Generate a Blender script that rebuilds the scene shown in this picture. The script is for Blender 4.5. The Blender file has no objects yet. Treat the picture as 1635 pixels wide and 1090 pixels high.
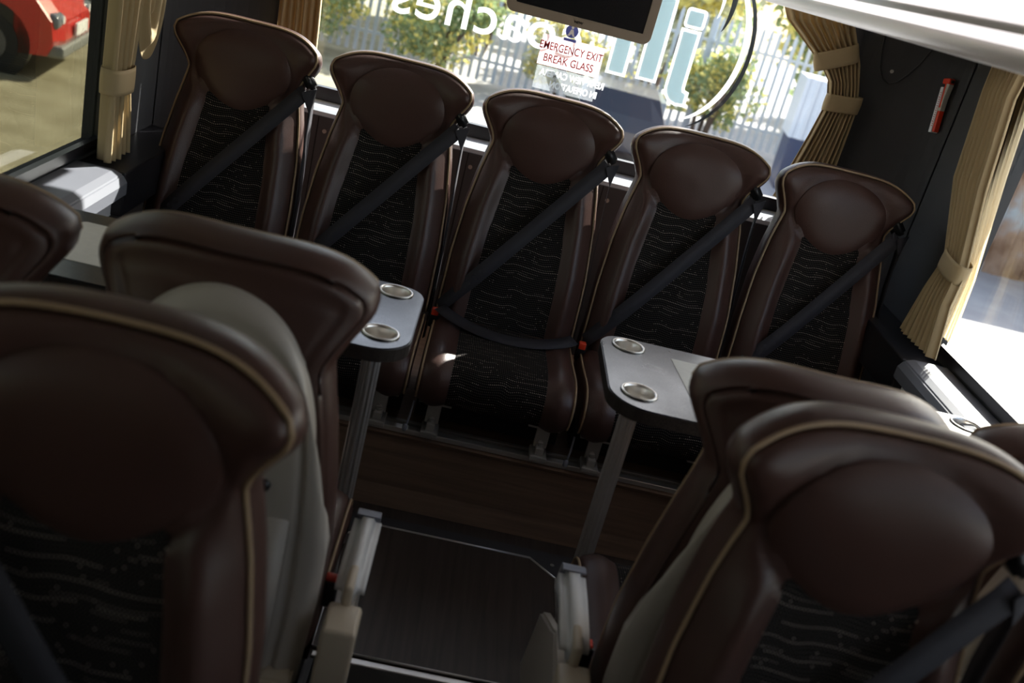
import bpy, bmesh, math, random
import numpy as np
from mathutils import Vector, Matrix
random.seed(7)
rng = np.random.default_rng(11)
D = bpy.data
COL = bpy.context.scene.collection
SC = bpy.context.scene

# ------------------------------------------------------------------ camera
CAM = Vector((-0.184, -2.989, 1.53))
cam_d = D.cameras.new('camera')
cam = D.objects.new('camera', cam_d)
COL.objects.link(cam)
cam_d.sensor_width = 36.0
cam_d.lens = 1590.0 * 36.0 / 1635.0
F_ = 1590.0
cxy = (817.5, 545.0)
vy = Vector((850 - cxy[0], -105 - cxy[1], F_)).normalized()
vx = Vector((25000 - cxy[0], 6250 - cxy[1], F_))
vx = (vx - vy * vx.dot(vy)).normalized()
vz = vx.cross(vy)
# columns of the camera matrix in world: right, up, back
Rt = Matrix(((vx.x, -vx.y, -vx.z), (vy.x, -vy.y, -vy.z), (vz.x, -vz.y, -vz.z)))
cam.matrix_world = Matrix.Translation(CAM) @ Rt.to_4x4()
cam_d.dof.use_dof = True
cam_d.dof.focus_distance = 2.95
cam_d.dof.aperture_fstop = 3.2
cam_d.clip_start = 0.02
SC.camera = cam

# ------------------------------------------------------------------ light
SC.view_settings.view_transform = 'Standard'
SC.view_settings.look = 'None'
SC.view_settings.gamma = 1.0
SC.view_settings.exposure = 0.9
w = D.worlds.new('sky')
SC.world = w
w.use_nodes = True
nt = w.node_tree
nt.nodes.clear()
sky = nt.nodes.new('ShaderNodeTexSky')
sky.sky_type = 'NISHITA'
sky.sun_disc = False
sky.sun_elevation = math.radians(37)
sky.sun_rotation = math.radians(35)
sky.air_density = 1.0
sky.dust_density = 1.5
bg = nt.nodes.new('ShaderNodeBackground')
bg.inputs['Strength'].default_value = 0.26
wo = nt.nodes.new('ShaderNodeOutputWorld')
hs = nt.nodes.new('ShaderNodeHueSaturation'); hs.inputs['Saturation'].default_value = 0.75
nt.links.new(sky.outputs[0], hs.inputs['Color'])
wm = nt.nodes.new('ShaderNodeMix'); wm.data_type = 'RGBA'; wm.blend_type = 'MULTIPLY'; wm.inputs['Factor'].default_value = 1.0
wm.inputs['B'].default_value = (1.06, 0.98, 0.92, 1)
nt.links.new(hs.outputs[0], wm.inputs['A']); nt.links.new(wm.outputs['Result'], bg.inputs[0])
nt.links.new(bg.outputs[0], wo.inputs[0])
_az, _el = math.radians(35), math.radians(36.5)
SUN_DIR = Vector((math.sin(_az) * math.cos(_el), math.cos(_az) * math.cos(_el), math.sin(_el)))   # towards the sun: rear right
sl = D.lights.new('sun', 'SUN')
sl.energy = 11.0
sl.angle = math.radians(0.6)
sl.color = (1.0, 0.93, 0.84)
so = D.objects.new('sun', sl)
so.rotation_euler = SUN_DIR.to_track_quat('Z', 'Y').to_euler()
so.location = (6, 6, 8)
COL.objects.link(so)

# ------------------------------------------------------------------ materials
def nodemat(name):
    m = D.materials.new(name)
    m.use_nodes = True
    return m, m.node_tree, m.node_tree.nodes['Principled BSDF']

def mat(name, col, rough=0.5, metal=0.0, bump=0.0, bscale=60.0, var=0.0, vscale=8.0, emit=None, estr=1.0, coat=0.0, spec=None, stretch=None):
    m, t, b = nodemat(name)
    b.inputs['Base Color'].default_value = (*col, 1)
    b.inputs['Roughness'].default_value = rough
    b.inputs['Metallic'].default_value = metal
    b.inputs['Coat Weight'].default_value = coat
    if spec is not None: b.inputs['Specular IOR Level'].default_value = spec
    if emit:
        b.inputs['Emission Color'].default_value = (*emit, 1)
        b.inputs['Emission Strength'].default_value = estr
    if bump or var:
        tc = t.nodes.new('ShaderNodeTexCoord')
        src = tc.outputs['Object']
        if stretch:
            mp = t.nodes.new('ShaderNodeMapping')
            mp.inputs['Scale'].default_value = stretch
            t.links.new(src, mp.inputs[0]); src = mp.outputs[0]
    if bump:
        n = t.nodes.new('ShaderNodeTexNoise'); n.inputs['Scale'].default_value = bscale; n.inputs['Detail'].default_value = 3
        bp = t.nodes.new('ShaderNodeBump'); bp.inputs['Strength'].default_value = bump; bp.inputs['Distance'].default_value = 0.002
        t.links.new(src, n.inputs['Vector']); t.links.new(n.outputs['Fac'], bp.inputs['Height'])
        t.links.new(bp.outputs[0], b.inputs['Normal'])
    if var:
        n2 = t.nodes.new('ShaderNodeTexNoise'); n2.inputs['Scale'].default_value = vscale; n2.inputs['Detail'].default_value = 4
        cr = t.nodes.new('ShaderNodeValToRGB')
        cr.color_ramp.elements[0].position = 0.3; cr.color_ramp.elements[1].position = 0.7
        cr.color_ramp.elements[0].color = (*[c * (1 - var) for c in col], 1)
        cr.color_ramp.elements[1].color = (*[min(1, c * (1 + var)) for c in col], 1)
        t.links.new(src, n2.inputs['Vector']); t.links.new(n2.outputs['Fac'], cr.inputs[0])
        t.links.new(cr.outputs[0], b.inputs['Base Color'])
    return m

M = {}
M['leather'] = mat('brown_leather', (0.066, 0.032, 0.025), 0.38, bump=0.25, bscale=420, spec=0.45)
M['leather_dark'] = mat('brown_leather_back', (0.045, 0.025, 0.021), 0.45, bump=0.25, bscale=420, spec=0.4)
M['piping'] = mat('tan_piping', (0.36, 0.25, 0.15), 0.5)
M['shell'] = mat('grey_seat_plastic', (0.42, 0.38, 0.33), 0.42, bump=0.1, bscale=300)
M['arm'] = mat('pale_armrest_plastic', (0.66, 0.65, 0.63), 0.35)
M['armbase'] = mat('beige_armrest_plastic', (0.52, 0.44, 0.33), 0.4)
M['armcap'] = mat('armrest_cap', (0.26, 0.27, 0.31), 0.4)
M['belt'] = mat('navy_webbing', (0.026, 0.024, 0.031), 0.7, bump=0.3, bscale=300, stretch=(1, 1, 6))
M['black'] = mat('black_plastic', (0.012, 0.012, 0.013), 0.35)
M['blackmatt'] = mat('black_matt', (0.010, 0.010, 0.010), 0.8)
M['red'] = mat('buckle_red', (0.75, 0.05, 0.015), 0.35)
M['steel'] = mat('bracket_steel', (0.42, 0.40, 0.37), 0.4, metal=0.3)
M['alu'] = mat('aluminium', (0.72, 0.70, 0.68), 0.32, metal=0.75)
M['chrome'] = mat('polished_steel', (0.80, 0.76, 0.70), 0.28, metal=1.0)
M['panel'] = mat('charcoal_wall_carpet', (0.040, 0.040, 0.042), 0.75, bump=0.3, bscale=500)
M['panel_black'] = mat('black_trim', (0.014, 0.013, 0.016), 0.35)
M['shelf'] = mat('grey_rear_trim', (0.055, 0.062, 0.068), 0.45)
M['sill'] = mat('light_grey_sill', (0.16, 0.165, 0.19), 0.4)
M['ledge'] = mat('sun_paled_ledge_trim', (0.42, 0.45, 0.48), 0.35)  # ledge top made paler than its face to carry the sunlight
M['white'] = mat('white_rack_plastic', (0.80, 0.78, 0.78), 0.3)
M['strip'] = mat('glowing_rack_plastic', (0.8, 0.78, 0.78), 0.4, emit=(1.0, 0.93, 0.93), estr=0.62)  # rack plastic given an added glow for its bright bands, no lamp there
M['ceil'] = mat('ceiling_cloth', (0.30, 0.29, 0.27), 0.8)
M['bezel'] = mat('cream_bezel', (0.36, 0.29, 0.225), 0.4)
M['screen'] = mat('black_screen', (0.012, 0.012, 0.014), 0.25)
M['rubber'] = mat('dark_grey_vinyl', (0.055, 0.055, 0.062), 0.5, bump=0.15, bscale=200)
M['inlay'] = mat('cream_table_inlay', (0.66, 0.64, 0.57), 0.45, var=0.04, vscale=60)
M['stickwhite'] = mat('white_sticker_film', (0.85, 0.87, 0.9), 0.5)
M['tedge'] = mat('brown_speckled_edge', (0.035, 0.028, 0.024), 0.35, var=0.7, vscale=500)
M['tyre'] = mat('tyre_rubber', (0.015, 0.015, 0.016), 0.7)

def translucent(name, col, fac, rough=0.8):
    m, t, b = nodemat(name)
    b.inputs['Base Color'].default_value = (*col, 1); b.inputs['Roughness'].default_value = rough
    tr = t.nodes.new('ShaderNodeBsdfTranslucent'); tr.inputs[0].default_value = (*col, 1)
    mx = t.nodes.new('ShaderNodeMixShader'); mx.inputs[0].default_value = fac
    t.links.new(b.outputs[0], mx.inputs[1]); t.links.new(tr.outputs[0], mx.inputs[2])
    t.links.new(mx.outputs[0], t.nodes['Material Output'].inputs[0])
    return m
M['curtain'] = translucent('sand_curtain_cloth', (0.50, 0.38, 0.21), 0.15)
M['leaf'] = translucent('green_leaf', (0.30, 0.38, 0.18), 0.4)
M['leaf_yellow'] = translucent('yellow_leaf', (0.80, 0.70, 0.22), 0.4)
M['leaf_pale'] = translucent('pale_leaf', (0.56, 0.58, 0.42), 0.4)
M['decal'] = translucent('white_window_vinyl', (0.92, 0.94, 0.95), 0.55)
M['decal_teal'] = translucent('pale_blue_window_vinyl', (0.72, 0.84, 0.88), 0.5)
M['decal_dark'] = mat('dark_window_vinyl', (0.05, 0.06, 0.07), 0.5)
M['redtext'] = mat('red_sticker_ink', (0.50, 0.03, 0.03), 0.5)
M['bluetext'] = mat('blue_sticker_ink', (0.12, 0.16, 0.62), 0.5)

def film(name, col, alpha):
    m, t, b = nodemat(name)
    tr = t.nodes.new('ShaderNodeBsdfTransparent')
    tl = t.nodes.new('ShaderNodeBsdfTranslucent'); tl.inputs[0].default_value = (*col, 1)
    mx = t.nodes.new('ShaderNodeMixShader'); mx.inputs[0].default_value = alpha
    t.links.new(tr.outputs[0], mx.inputs[1]); t.links.new(tl.outputs[0], mx.inputs[2])
    t.links.new(mx.outputs[0], t.nodes['Material Output'].inputs[0])
    return m
M['film'] = film('clear_sticker_film', (0.80, 0.55, 0.58), 0.38)
M['sheer'] = film('sheer_curtain_liner', (0.80, 0.70, 0.50), 0.5)
M['film2'] = film('clear_sticker_film_grey', (0.7, 0.75, 0.8), 0.08)

def glass(name, tint, refl=0.6):
    m, t, b = nodemat(name)
    tr = t.nodes.new('ShaderNodeBsdfTransparent'); tr.inputs[0].default_value = (*tint, 1)
    gl = t.nodes.new('ShaderNodeBsdfGlossy'); gl.inputs['Roughness'].default_value = 0.02
    lw = t.nodes.new('ShaderNodeLayerWeight'); lw.inputs[0].default_value = 0.5
    pw = t.nodes.new('ShaderNodeMath'); pw.operation = 'POWER'; pw.inputs[1].default_value = 4.0
    t.links.new(lw.outputs['Facing'], pw.inputs[0])
    mu = t.nodes.new('ShaderNodeMath'); mu.operation = 'MULTIPLY_ADD'; mu.inputs[1].default_value = refl; mu.inputs[2].default_value = 0.03
    mx = t.nodes.new('ShaderNodeMixShader')
    t.links.new(pw.outputs[0], mu.inputs[0]); t.links.new(mu.outputs[0], mx.inputs[0])
    t.links.new(tr.outputs[0], mx.inputs[1]); t.links.new(gl.outputs[0], mx.inputs[2])
    t.links.new(mx.outputs[0], t.nodes['Material Output'].inputs[0])
    return m
M['glass_rear'] = glass('clear_rear_glass', (0.93, 0.96, 0.97))
M['glass_right'] = glass('clear_side_glass', (0.90, 0.93, 0.93))
M['glass_left'] = glass('tinted_side_glass', (0.50, 0.50, 0.44))

def mathn(t, op, a, b=None, c=None):
    n = t.nodes.new('ShaderNodeMath'); n.operation = op
    for i, v in enumerate((a, b, c)):
        if v is None: continue
        if isinstance(v, (int, float)): n.inputs[i].default_value = v
        else: t.links.new(v, n.inputs[i])
    return n.outputs[0]

def fabric_mat():
    m, t, b = nodemat('black_fabric_dotted_waves')
    uv = t.nodes.new('ShaderNodeUVMap'); uv.uv_map = 'UVMap'
    sp = t.nodes.new('ShaderNodeSeparateXYZ'); t.links.new(uv.outputs[0], sp.inputs[0])
    U, V = sp.outputs[0], sp.outputs[1]
    # fine dot rows
    fu = mathn(t, 'ABSOLUTE', mathn(t, 'SUBTRACT', mathn(t, 'FRACT', mathn(t, 'MULTIPLY', U, 1 / 0.0052)), 0.5))
    # long gentle waves of the rows
    n0 = t.nodes.new('ShaderNodeTexNoise'); n0.inputs['Scale'].default_value = 9; n0.inputs['Detail'].default_value = 1
    t.links.new(uv.outputs[0], n0.inputs['Vector'])
    ph = mathn(t, 'MULTIPLY', n0.outputs['Fac'], 9.0)
    wv = mathn(t, 'MULTIPLY', mathn(t, 'SINE', mathn(t, 'ADD', mathn(t, 'MULTIPLY', U, 62.0), ph)), 0.0030)
    V2 = mathn(t, 'ADD', V, wv)
    fv = mathn(t, 'ABSOLUTE', mathn(t, 'SUBTRACT', mathn(t, 'FRACT', mathn(t, 'MULTIPLY', V2, 1 / 0.0062)), 0.5))
    dot = mathn(t, 'MULTIPLY', mathn(t, 'LESS_THAN', fu, 0.20), mathn(t, 'LESS_THAN', fv, 0.17))
    # per-row brightness and broken streaks
    row = mathn(t, 'FLOOR', mathn(t, 'MULTIPLY', V2, 1 / 0.0062))
    cb = t.nodes.new('ShaderNodeCombineXYZ')
    t.links.new(mathn(t, 'MULTIPLY', U, 9.0), cb.inputs[0]); t.links.new(mathn(t, 'MULTIPLY', row, 3.37), cb.inputs[1])
    n1 = t.nodes.new('ShaderNodeTexNoise'); n1.inputs['Scale'].default_value = 1.0; n1.inputs['Detail'].default_value = 1
    t.links.new(cb.outputs[0], n1.inputs['Vector'])
    streak = mathn(t, 'GREATER_THAN', n1.outputs['Fac'], 0.60)
    cb2 = t.nodes.new('ShaderNodeCombineXYZ')
    t.links.new(mathn(t, 'FLOOR', mathn(t, 'MULTIPLY', U, 1 / 0.0052)), cb2.inputs[0]); t.links.new(row, cb2.inputs[1])
    wn = t.nodes.new('ShaderNodeTexWhiteNoise'); wn.noise_dimensions = '2D'; t.links.new(cb2.outputs[0], wn.inputs['Vector'])
    spark = mathn(t, 'GREATER_THAN', wn.outputs['Value'], 0.965)
    wave = mathn(t, 'LESS_THAN', mathn(t, 'ABSOLUTE', mathn(t, 'SUBTRACT', mathn(t, 'MODULO', mathn(t, 'ADD', row, 4000.0), 4.0), 0.0)), 0.5)
    streak = mathn(t, 'MAXIMUM', mathn(t, 'MULTIPLY', streak, 0.5), mathn(t, 'MULTIPLY', wave, mathn(t, 'GREATER_THAN', n1.outputs['Fac'], 0.52)))
    bri = mathn(t, 'ADD', mathn(t, 'MULTIPLY', mathn(t, 'MAXIMUM', streak, spark), 0.42), 0.13)
    val = mathn(t, 'MULTIPLY', dot, bri)
    mx = t.nodes.new('ShaderNodeMix'); mx.data_type = 'RGBA'
    t.links.new(val, mx.inputs['Factor'])
    mx.inputs['A'].default_value = (0.0075, 0.0065, 0.0065, 1)
    mx.inputs['B'].default_value = (0.80, 0.66, 0.56, 1)
    t.links.new(mx.outputs['Result'], b.inputs['Base Color'])
    b.inputs['Roughness'].default_value = 0.9
    b.inputs['Specular IOR Level'].default_value = 0.15
    bp = t.nodes.new('ShaderNodeBump'); bp.inputs['Strength'].default_value = 0.4; bp.inputs['Distance'].default_value = 0.001
    t.links.new(dot, bp.inputs['Height']); t.links.new(bp.outputs[0], b.inputs['Normal'])
    return m
M['fabric'] = fabric_mat()

def wood_mat(name, c1, c2, axis, rough=0.45):
    m, t, b = nodemat(name)
    tc = t.nodes.new('ShaderNodeTexCoord'); mp = t.nodes.new('ShaderNodeMapping')
    mp.inputs['Scale'].default_value = (1.2, 26, 26) if axis == 'x' else (26, 1.2, 26)
    n = t.nodes.new('ShaderNodeTexNoise'); n.inputs['Scale'].default_value = 2.2; n.inputs['Detail'].default_value = 6; n.inputs['Distortion'].default_value = 0.6
    cr = t.nodes.new('ShaderNodeValToRGB')
    cr.color_ramp.elements[0].position = 0.3; cr.color_ramp.elements[1].position = 0.72
    cr.color_ramp.elements[0].color = (*c1, 1); cr.color_ramp.elements[1].color = (*c2, 1)
    t.links.new(tc.outputs['Object'], mp.inputs[0]); t.links.new(mp.outputs[0], n.inputs['Vector'])
    t.links.new(n.outputs['Fac'], cr.inputs[0]); t.links.new(cr.outputs[0], b.inputs['Base Color'])
    b.inputs['Roughness'].default_value = rough
    return m
M['wood'] = wood_mat('dark_wood_vinyl', (0.038, 0.028, 0.024), (0.075, 0.055, 0.046), 'y')
M['woodriser'] = wood_mat('brown_wood_vinyl', (0.18, 0.115, 0.078), (0.28, 0.185, 0.125), 'x', 0.5)

def table_mat():
    m, t, b = nodemat('dark_speckled_laminate')
    tc = t.nodes.new('ShaderNodeTexCoord')
    vo = t.nodes.new('ShaderNodeTexNoise'); vo.inputs['Scale'].default_value = 420; vo.inputs['Detail'].default_value = 2
    cr = t.nodes.new('ShaderNodeValToRGB')
    cr.color_ramp.elements[0].position = 0.45; cr.color_ramp.elements[1].position = 0.8
    cr.color_ramp.elements[0].color = (0.012, 0.013, 0.016, 1); cr.color_ramp.elements[1].color = (0.07, 0.068, 0.066, 1)
    n = t.nodes.new('ShaderNodeTexNoise'); n.inputs['Scale'].default_value = 14; n.inputs['Detail'].default_value = 5
    mr = t.nodes.new('ShaderNodeMapRange'); mr.inputs[1].default_value = 0.3; mr.inputs[2].default_value = 0.7
    mr.inputs[3].default_value = 0.26; mr.inputs[4].default_value = 0.38
    t.links.new(tc.outputs['Object'], vo.inputs['Vector']); t.links.new(tc.outputs['Object'], n.inputs['Vector'])
    t.links.new(vo.outputs['Fac'], cr.inputs[0]); t.links.new(cr.outputs[0], b.inputs['Base Color'])
    t.links.new(n.outputs['Fac'], mr.inputs[0]); t.links.new(mr.outputs[0], b.inputs['Roughness'])
    b.inputs['Coat Weight'].default_value = 0.4; b.inputs['Coat Roughness'].default_value = 0.2
    b.inputs['Specular IOR Level'].default_value = 0.9
    return m
M['table'] = table_mat()

# ------------------------------------------------------------------ mesh helpers
def link(name, me, m=None, parent=None, smooth=True, loc=None, rot=None):
    if m is not None and not me.materials: me.materials.append(m)
    if smooth:
        for p in me.polygons: p.use_smooth = True
    o = D.objects.new(name, me)
    COL.objects.link(o)
    if parent: o.parent = parent
    if loc: o.location = loc
    if rot: o.rotation_euler = rot
    return o

def mesh(name, verts, faces, uvs=None):
    me = D.meshes.new(name)
    me.from_pydata([tuple(map(float, v)) for v in verts], [], faces)
    me.update()
    if uvs is not None:
        ul = me.uv_layers.new(name='UVMap')
        for lp in me.loops: ul.data[lp.index].uv = uvs[lp.vertex_index]
    return me

def bmmesh(name, bm, autosm=None):
    bmesh.ops.recalc_face_normals(bm, faces=bm.faces[:])
    me = D.meshes.new(name); bm.to_mesh(me); bm.free()
    return me

def add_box(bm, x0, x1, y0, y1, z0, z1, bev=0.0, seg=2):
    r = bmesh.ops.create_cube(bm, size=1.0)
    vs = r['verts']
    for v in vs:
        v.co = Vector(((x0 + x1) / 2 + v.co.x * (x1 - x0), (y0 + y1) / 2 + v.co.y * (y1 - y0), (z0 + z1) / 2 + v.co.z * (z1 - z0)))
    if bev:
        es = list({e for v in vs for e in v.link_edges})
        bmesh.ops.bevel(bm, geom=es, offset=bev, segments=seg, profile=0.5, affect='EDGES')

def box(name, x0, x1, y0, y1, z0, z1, m, parent=None, bev=0.0, seg=2, rot=None, loc=None):
    bm = bmesh.new(); add_box(bm, x0, x1, y0, y1, z0, z1, bev, seg)
    o = link(name, bmmesh(name, bm), m, parent, smooth=False, loc=loc, rot=rot)
    if bev and seg > 1:
        for p in o.data.polygons: p.use_smooth = True
        mod = o.modifiers.new('wn', 'WEIGHTED_NORMAL')
        mod.keep_sharp = True
    return o

def add_cyl(bm, p0, p1, r0, r1=None, n=20, caps=True):
    r1 = r0 if r1 is None else r1
    p0, p1 = Vector(p0), Vector(p1)
    d = (p1 - p0); L = d.length
    mt = Matrix.Translation((p0 + p1) / 2) @ d.to_track_quat('Z', 'Y').to_matrix().to_4x4()
    bmesh.ops.create_cone(bm, cap_ends=caps, segments=n, radius1=r0, radius2=r1, depth=L, matrix=mt)

def add_tube(bm, pts, r, n=8, cap=True):
    pts = [Vector(p) for p in pts]
    prev = None; rings = []
    up = Vector((0, 0, 1))
    nrm = None
    for i, p in enumerate(pts):
        t = (pts[min(i + 1, len(pts) - 1)] - pts[max(i - 1, 0)]).normalized()
        if nrm is None:
            nrm = t.orthogonal().normalized()
        nrm = (nrm - t * nrm.dot(t)).normalized()
        bi = t.cross(nrm)
        rings.append([bm.verts.new(p + (nrm * math.cos(2 * math.pi * k / n) + bi * math.sin(2 * math.pi * k / n)) * r) for k in range(n)])
    for a, b in zip(rings[:-1], rings[1:]):
        for k in range(n): bm.faces.new((a[k], a[(k + 1) % n], b[(k + 1) % n], b[k]))
    if cap:
        bm.faces.new(rings[0][::-1]); bm.faces.new(rings[-1])

def add_lathe(bm, prof, c=(0, 0, 0), n=28):
    rings = []
    for r, z in prof:
        rings.append([bm.verts.new((c[0] + r * math.cos(2 * math.pi * k / n), c[1] + r * math.sin(2 * math.pi * k / n), c[2] + z)) for k in range(n)])
    for a, b in zip(rings[:-1], rings[1:]):
        for k in range(n): bm.faces.new((a[k], a[(k + 1) % n], b[(k + 1) % n], b[k]))
    return rings

def add_prism(bm, pts, axis, a, b):
    """polygon pts in the two other axes, extruded along axis from a to b"""
    def P(u, v, w_):
        return {'x': (w_, u, v), 'y': (u, w_, v), 'z': (u, v, w_)}[axis]
    A = [bm.verts.new(P(u, v, a)) for u, v in pts]; B = [bm.verts.new(P(u, v, b)) for u, v in pts]
    n = len(pts)
    bm.faces.new(A); bm.faces.new(B[::-1])
    for i in range(n): bm.faces.new((A[i], A[(i + 1) % n], B[(i + 1) % n], B[i]))

def prism(name, pts, axis, a, b, m, parent=None, bev=0, smooth=False):
    bm = bmesh.new(); add_prism(bm, pts, axis, a, b)
    if bev:
        bmesh.ops.recalc_face_normals(bm, faces=bm.faces[:])
        bmesh.ops.bevel(bm, geom=[e for e in bm.edges if e.calc_face_angle(0) > 0.6], offset=bev, segments=2, affect='EDGES')
    return link(name, bmmesh(name, bm), m, parent, smooth)

def rrect(x0, x1, y0, y1, r, n=6):
    rs = r if isinstance(r, (tuple, list)) else (r,) * 4
    out = []
    for (cx, cy, a0, rr) in ((x1 - rs[0], y1 - rs[0], 0, rs[0]), (x0 + rs[1], y1 - rs[1], 90, rs[1]), (x0 + rs[2], y0 + rs[2], 180, rs[2]), (x1 - rs[3], y0 + rs[3], 270, rs[3])):
        for k in range(n + 1):
            a = math.radians(a0 + 90 * k / n)
            out.append((cx + rr * math.cos(a), cy + rr * math.sin(a)))
    return out

def tag(o, label=None, cat=None, group=None, kind=None):
    if label: o['label'] = label
    if cat: o['category'] = cat
    if group: o['group'] = group
    if kind: o['kind'] = kind
    return o
def struct(o):
    o['kind'] = 'structure'; return o
def empty(name, loc=(0, 0, 0), rz=0.0):
    o = D.objects.new(name, None); COL.objects.link(o)
    o.location = loc; o.rotation_euler = (0, 0, rz); o.empty_display_size = 0.05
    return o
def interp(xs, ys, x): return float(np.interp(x, xs, ys))
def sstep(a, b, x):
    t = min(1, max(0, (x - a) / (b - a))); return t * t * (3 - 2 * t)

# ------------------------------------------------------------------ seat geometry (local: x sideways, -y forward, z up the backrest)
ZS = [0.0, 0.2, 0.34, 0.45, 0.538, 0.550, 0.572, 0.594, 0.612, 0.626, 0.638, 0.652]
WS = [0.207, 0.204, 0.193, 0.176, 0.157, 0.157, 0.168, 0.182, 0.195, 0.201, 0.2015, 0.196]
def hw(z): return interp(ZS, WS, z)
ZE = 0.652
def top_at(u): return ZE + 0.050 * (1 - abs(u) ** 3.8)
def pad_r(x, z):
    dz = z - 0.568
    return math.hypot(x / 0.137, dz / (0.106 if dz > 0 else 0.120))
def front_d(x, z):
    """distance of the padded front surface forward of the seam plane"""
    W = hw(min(z, ZE)); u = min(1.0, abs(x) / W)
    dist = min((1 - u) * W, max(0.0, top_at(u) - z) * 0.9)
    d = 0.024 * (1 - math.exp(-dist / 0.012))
    if z > 0.47: d -= 0.007 * math.exp(-((pad_r(x, z) - 1.03) / 0.07) ** 2)
    b = 1 - sstep(0.40, 0.55, z)
    d += b * 0.030 * math.exp(-((abs(x) - (W - 0.046)) / 0.030) ** 2) * (1 - math.exp(-dist / 0.02))
    return d
def curve_y(z, x=0.0):
    """forward shift of the whole back (lumbar, headrest and its wings)"""
    return 0.016 * math.exp(-((z - 0.16) / 0.14) ** 2) + 0.020 * sstep(0.46, 0.64, z) + 0.042 * sstep(0.53, 0.645, z) * min(1.0, abs(x) / 0.2) ** 2

def body_mesh(thick=0.080):
    NU, NV = 52, 72
    us = [math.sin(math.pi / 2 * (-1 + 2 * i / NU)) * 0.55 + 0.45 * (-1 + 2 * i / NU) for i in range(NU + 1)]
    V = []; F = []
    def edge_rows():
        out = []
        for j in range(NV + 1):
            out.append(ZE * (j / NV))
        return out
    rows = edge_rows()
    def xz(u, r):
        W = hw(r); h = sstep(0.54, ZE, r)
        return u * W, r + (top_at(u) - ZE) * h
    fi = {}
    for j, r in enumerate(rows):
        for i, u in enumerate(us):
            x, z = xz(u, r)
            fi[i, j] = len(V); V.append((x, -(front_d(x, z) + curve_y(z, x)), z))
    for j in range(NV):
        for i in range(NU):
            F.append((fi[i, j], fi[i + 1, j], fi[i + 1, j + 1], fi[i, j + 1]))
    loop = [(0, j) for j in range(NV + 1)] + [(i, NV) for i in range(1, NU + 1)] + [(NU, j) for j in range(NV - 1, -1, -1)] + [(i, 0) for i in range(NU - 1, 0, -1)]
    P2 = [Vector((V[fi[k]][0], V[fi[k]][2])) for k in loop]
    n = len(loop); nrm = []
    for k in range(n):
        t = (P2[(k + 1) % n] - P2[(k - 1) % n]).normalized()
        nrm.append(Vector((-t.y, t.x)))
    # smooth normals
    for _ in range(3):
        nrm = [(nrm[k - 1] + nrm[k] * 2 + nrm[(k + 1) % n]).normalized() for k in range(n)]
    prev = [fi[k] for k in loop]
    for (off, dep) in ((0.006, 0.006), (0.011, 0.022), (0.011, 0.045), (0.006, 0.066), (0.0, thick - 0.004), (-0.006, thick)):
        ring = []
        for k in range(n):
            p = P2[k] + nrm[k] * off
            z = max(p.y, 0.0) if loop[k][1] == 0 else p.y
            ring.append(len(V)); V.append((p.x, dep - curve_y(P2[k].y, P2[k].x) , z))
        for k in range(n):
            a, b2, c, d = prev[k], prev[(k + 1) % n], ring[(k + 1) % n], ring[k]
            F.append((a, d, c, b2))
        prev = ring
    bi = {}
    for k, key in enumerate(loop): bi[key] = prev[k]
    for j, r in enumerate(rows):
        for i, u in enumerate(us):
            if (i, j) in bi: continue
            x, z = xz(u, r); x *= 0.965; 
            W = hw(min(r, ZE)); au = abs(u)
            dist = min((1 - au) * W, max(0, (ZE - r)) * 1.0)
            z -= 0.006 * (j / NV) ** 4
            # seam groove on the back, then the slightly domed panel
            g = -0.0045 * math.exp(-((dist - 0.028) / 0.005) ** 2)
            yy = thick - curve_y(z, x) + 0.012 * (1 - math.exp(-dist / 0.02)) + g
            bi[i, j] = len(V); V.append((x, yy, z))
    for j in range(NV):
        for i in range(NU):
            F.append((bi[i, j], bi[i, j + 1], bi[i + 1, j + 1], bi[i + 1, j]))
    me = mesh('backrest', V, F)
    return me, [V[fi[k]] for k in loop[:2 * NV + NU + 1]]

BODY, SEAM = body_mesh()
def piping_mesh():
    bm = bmesh.new()
    pts = [Vector(p) for p in SEAM]
    out = []
    for p in pts[::2]:
        out.append(Vector((p.x * 1.012, p.y - 0.001, p.z + 0.0015)))
    add_tube(bm, out, 0.0033, 8)
    return bmmesh('piping', bm)
PIPING = piping_mesh()

def pad_mesh():
    V = []; F = []
    NR, NA = 14, 56
    for a in range(NA):
        pass
    V.append(None)
    def pt(r, th):
        c, s = math.cos(th), math.sin(th)
        x = 0.137 * c
        if s >= 0: z = 0.106 * s
        else:
            z = 0.120 * s; x *= (1 - 0.20 * s * s)
        return x * r, 0.568 + z * r
    def dd(x, z, r):
        base = 0.024
        return base + 0.017 * (1 - r ** 5) - 0.001 + curve_y(z, x) + 0.006 * (1 - r)
    x, z = pt(0, 0); V[0] = (0, -dd(0, z, 0), z)
    for k in range(1, NR + 1):
        r = math.sin(math.pi / 2 * k / NR)
        for a in range(NA):
            x, z = pt(r, 2 * math.pi * a / NA)
            V.append((x, -dd(x, z, r), z))
    # skirt into the body
    for a in range(NA):
        x, z = pt(1.0, 2 * math.pi * a / NA); V.append((x, -(curve_y(z, x) - 0.002), z))
    for a in range(NA):
        F.append((0, 1 + (a + 1) % NA, 1 + a))
    for k in range(NR):
        for a in range(NA):
            p = 1 + k * NA + a; q = 1 + k * NA + (a + 1) % NA
            F.append((p, q, q + NA, p + NA))
    F.append([1 + NR * NA + a for a in range(NA)])
    bm = bmesh.new(); me0 = mesh('t', V, F); bm.from_mesh(me0)
    return bmmesh('headrest_pad', bm)
PAD = pad_mesh()

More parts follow.
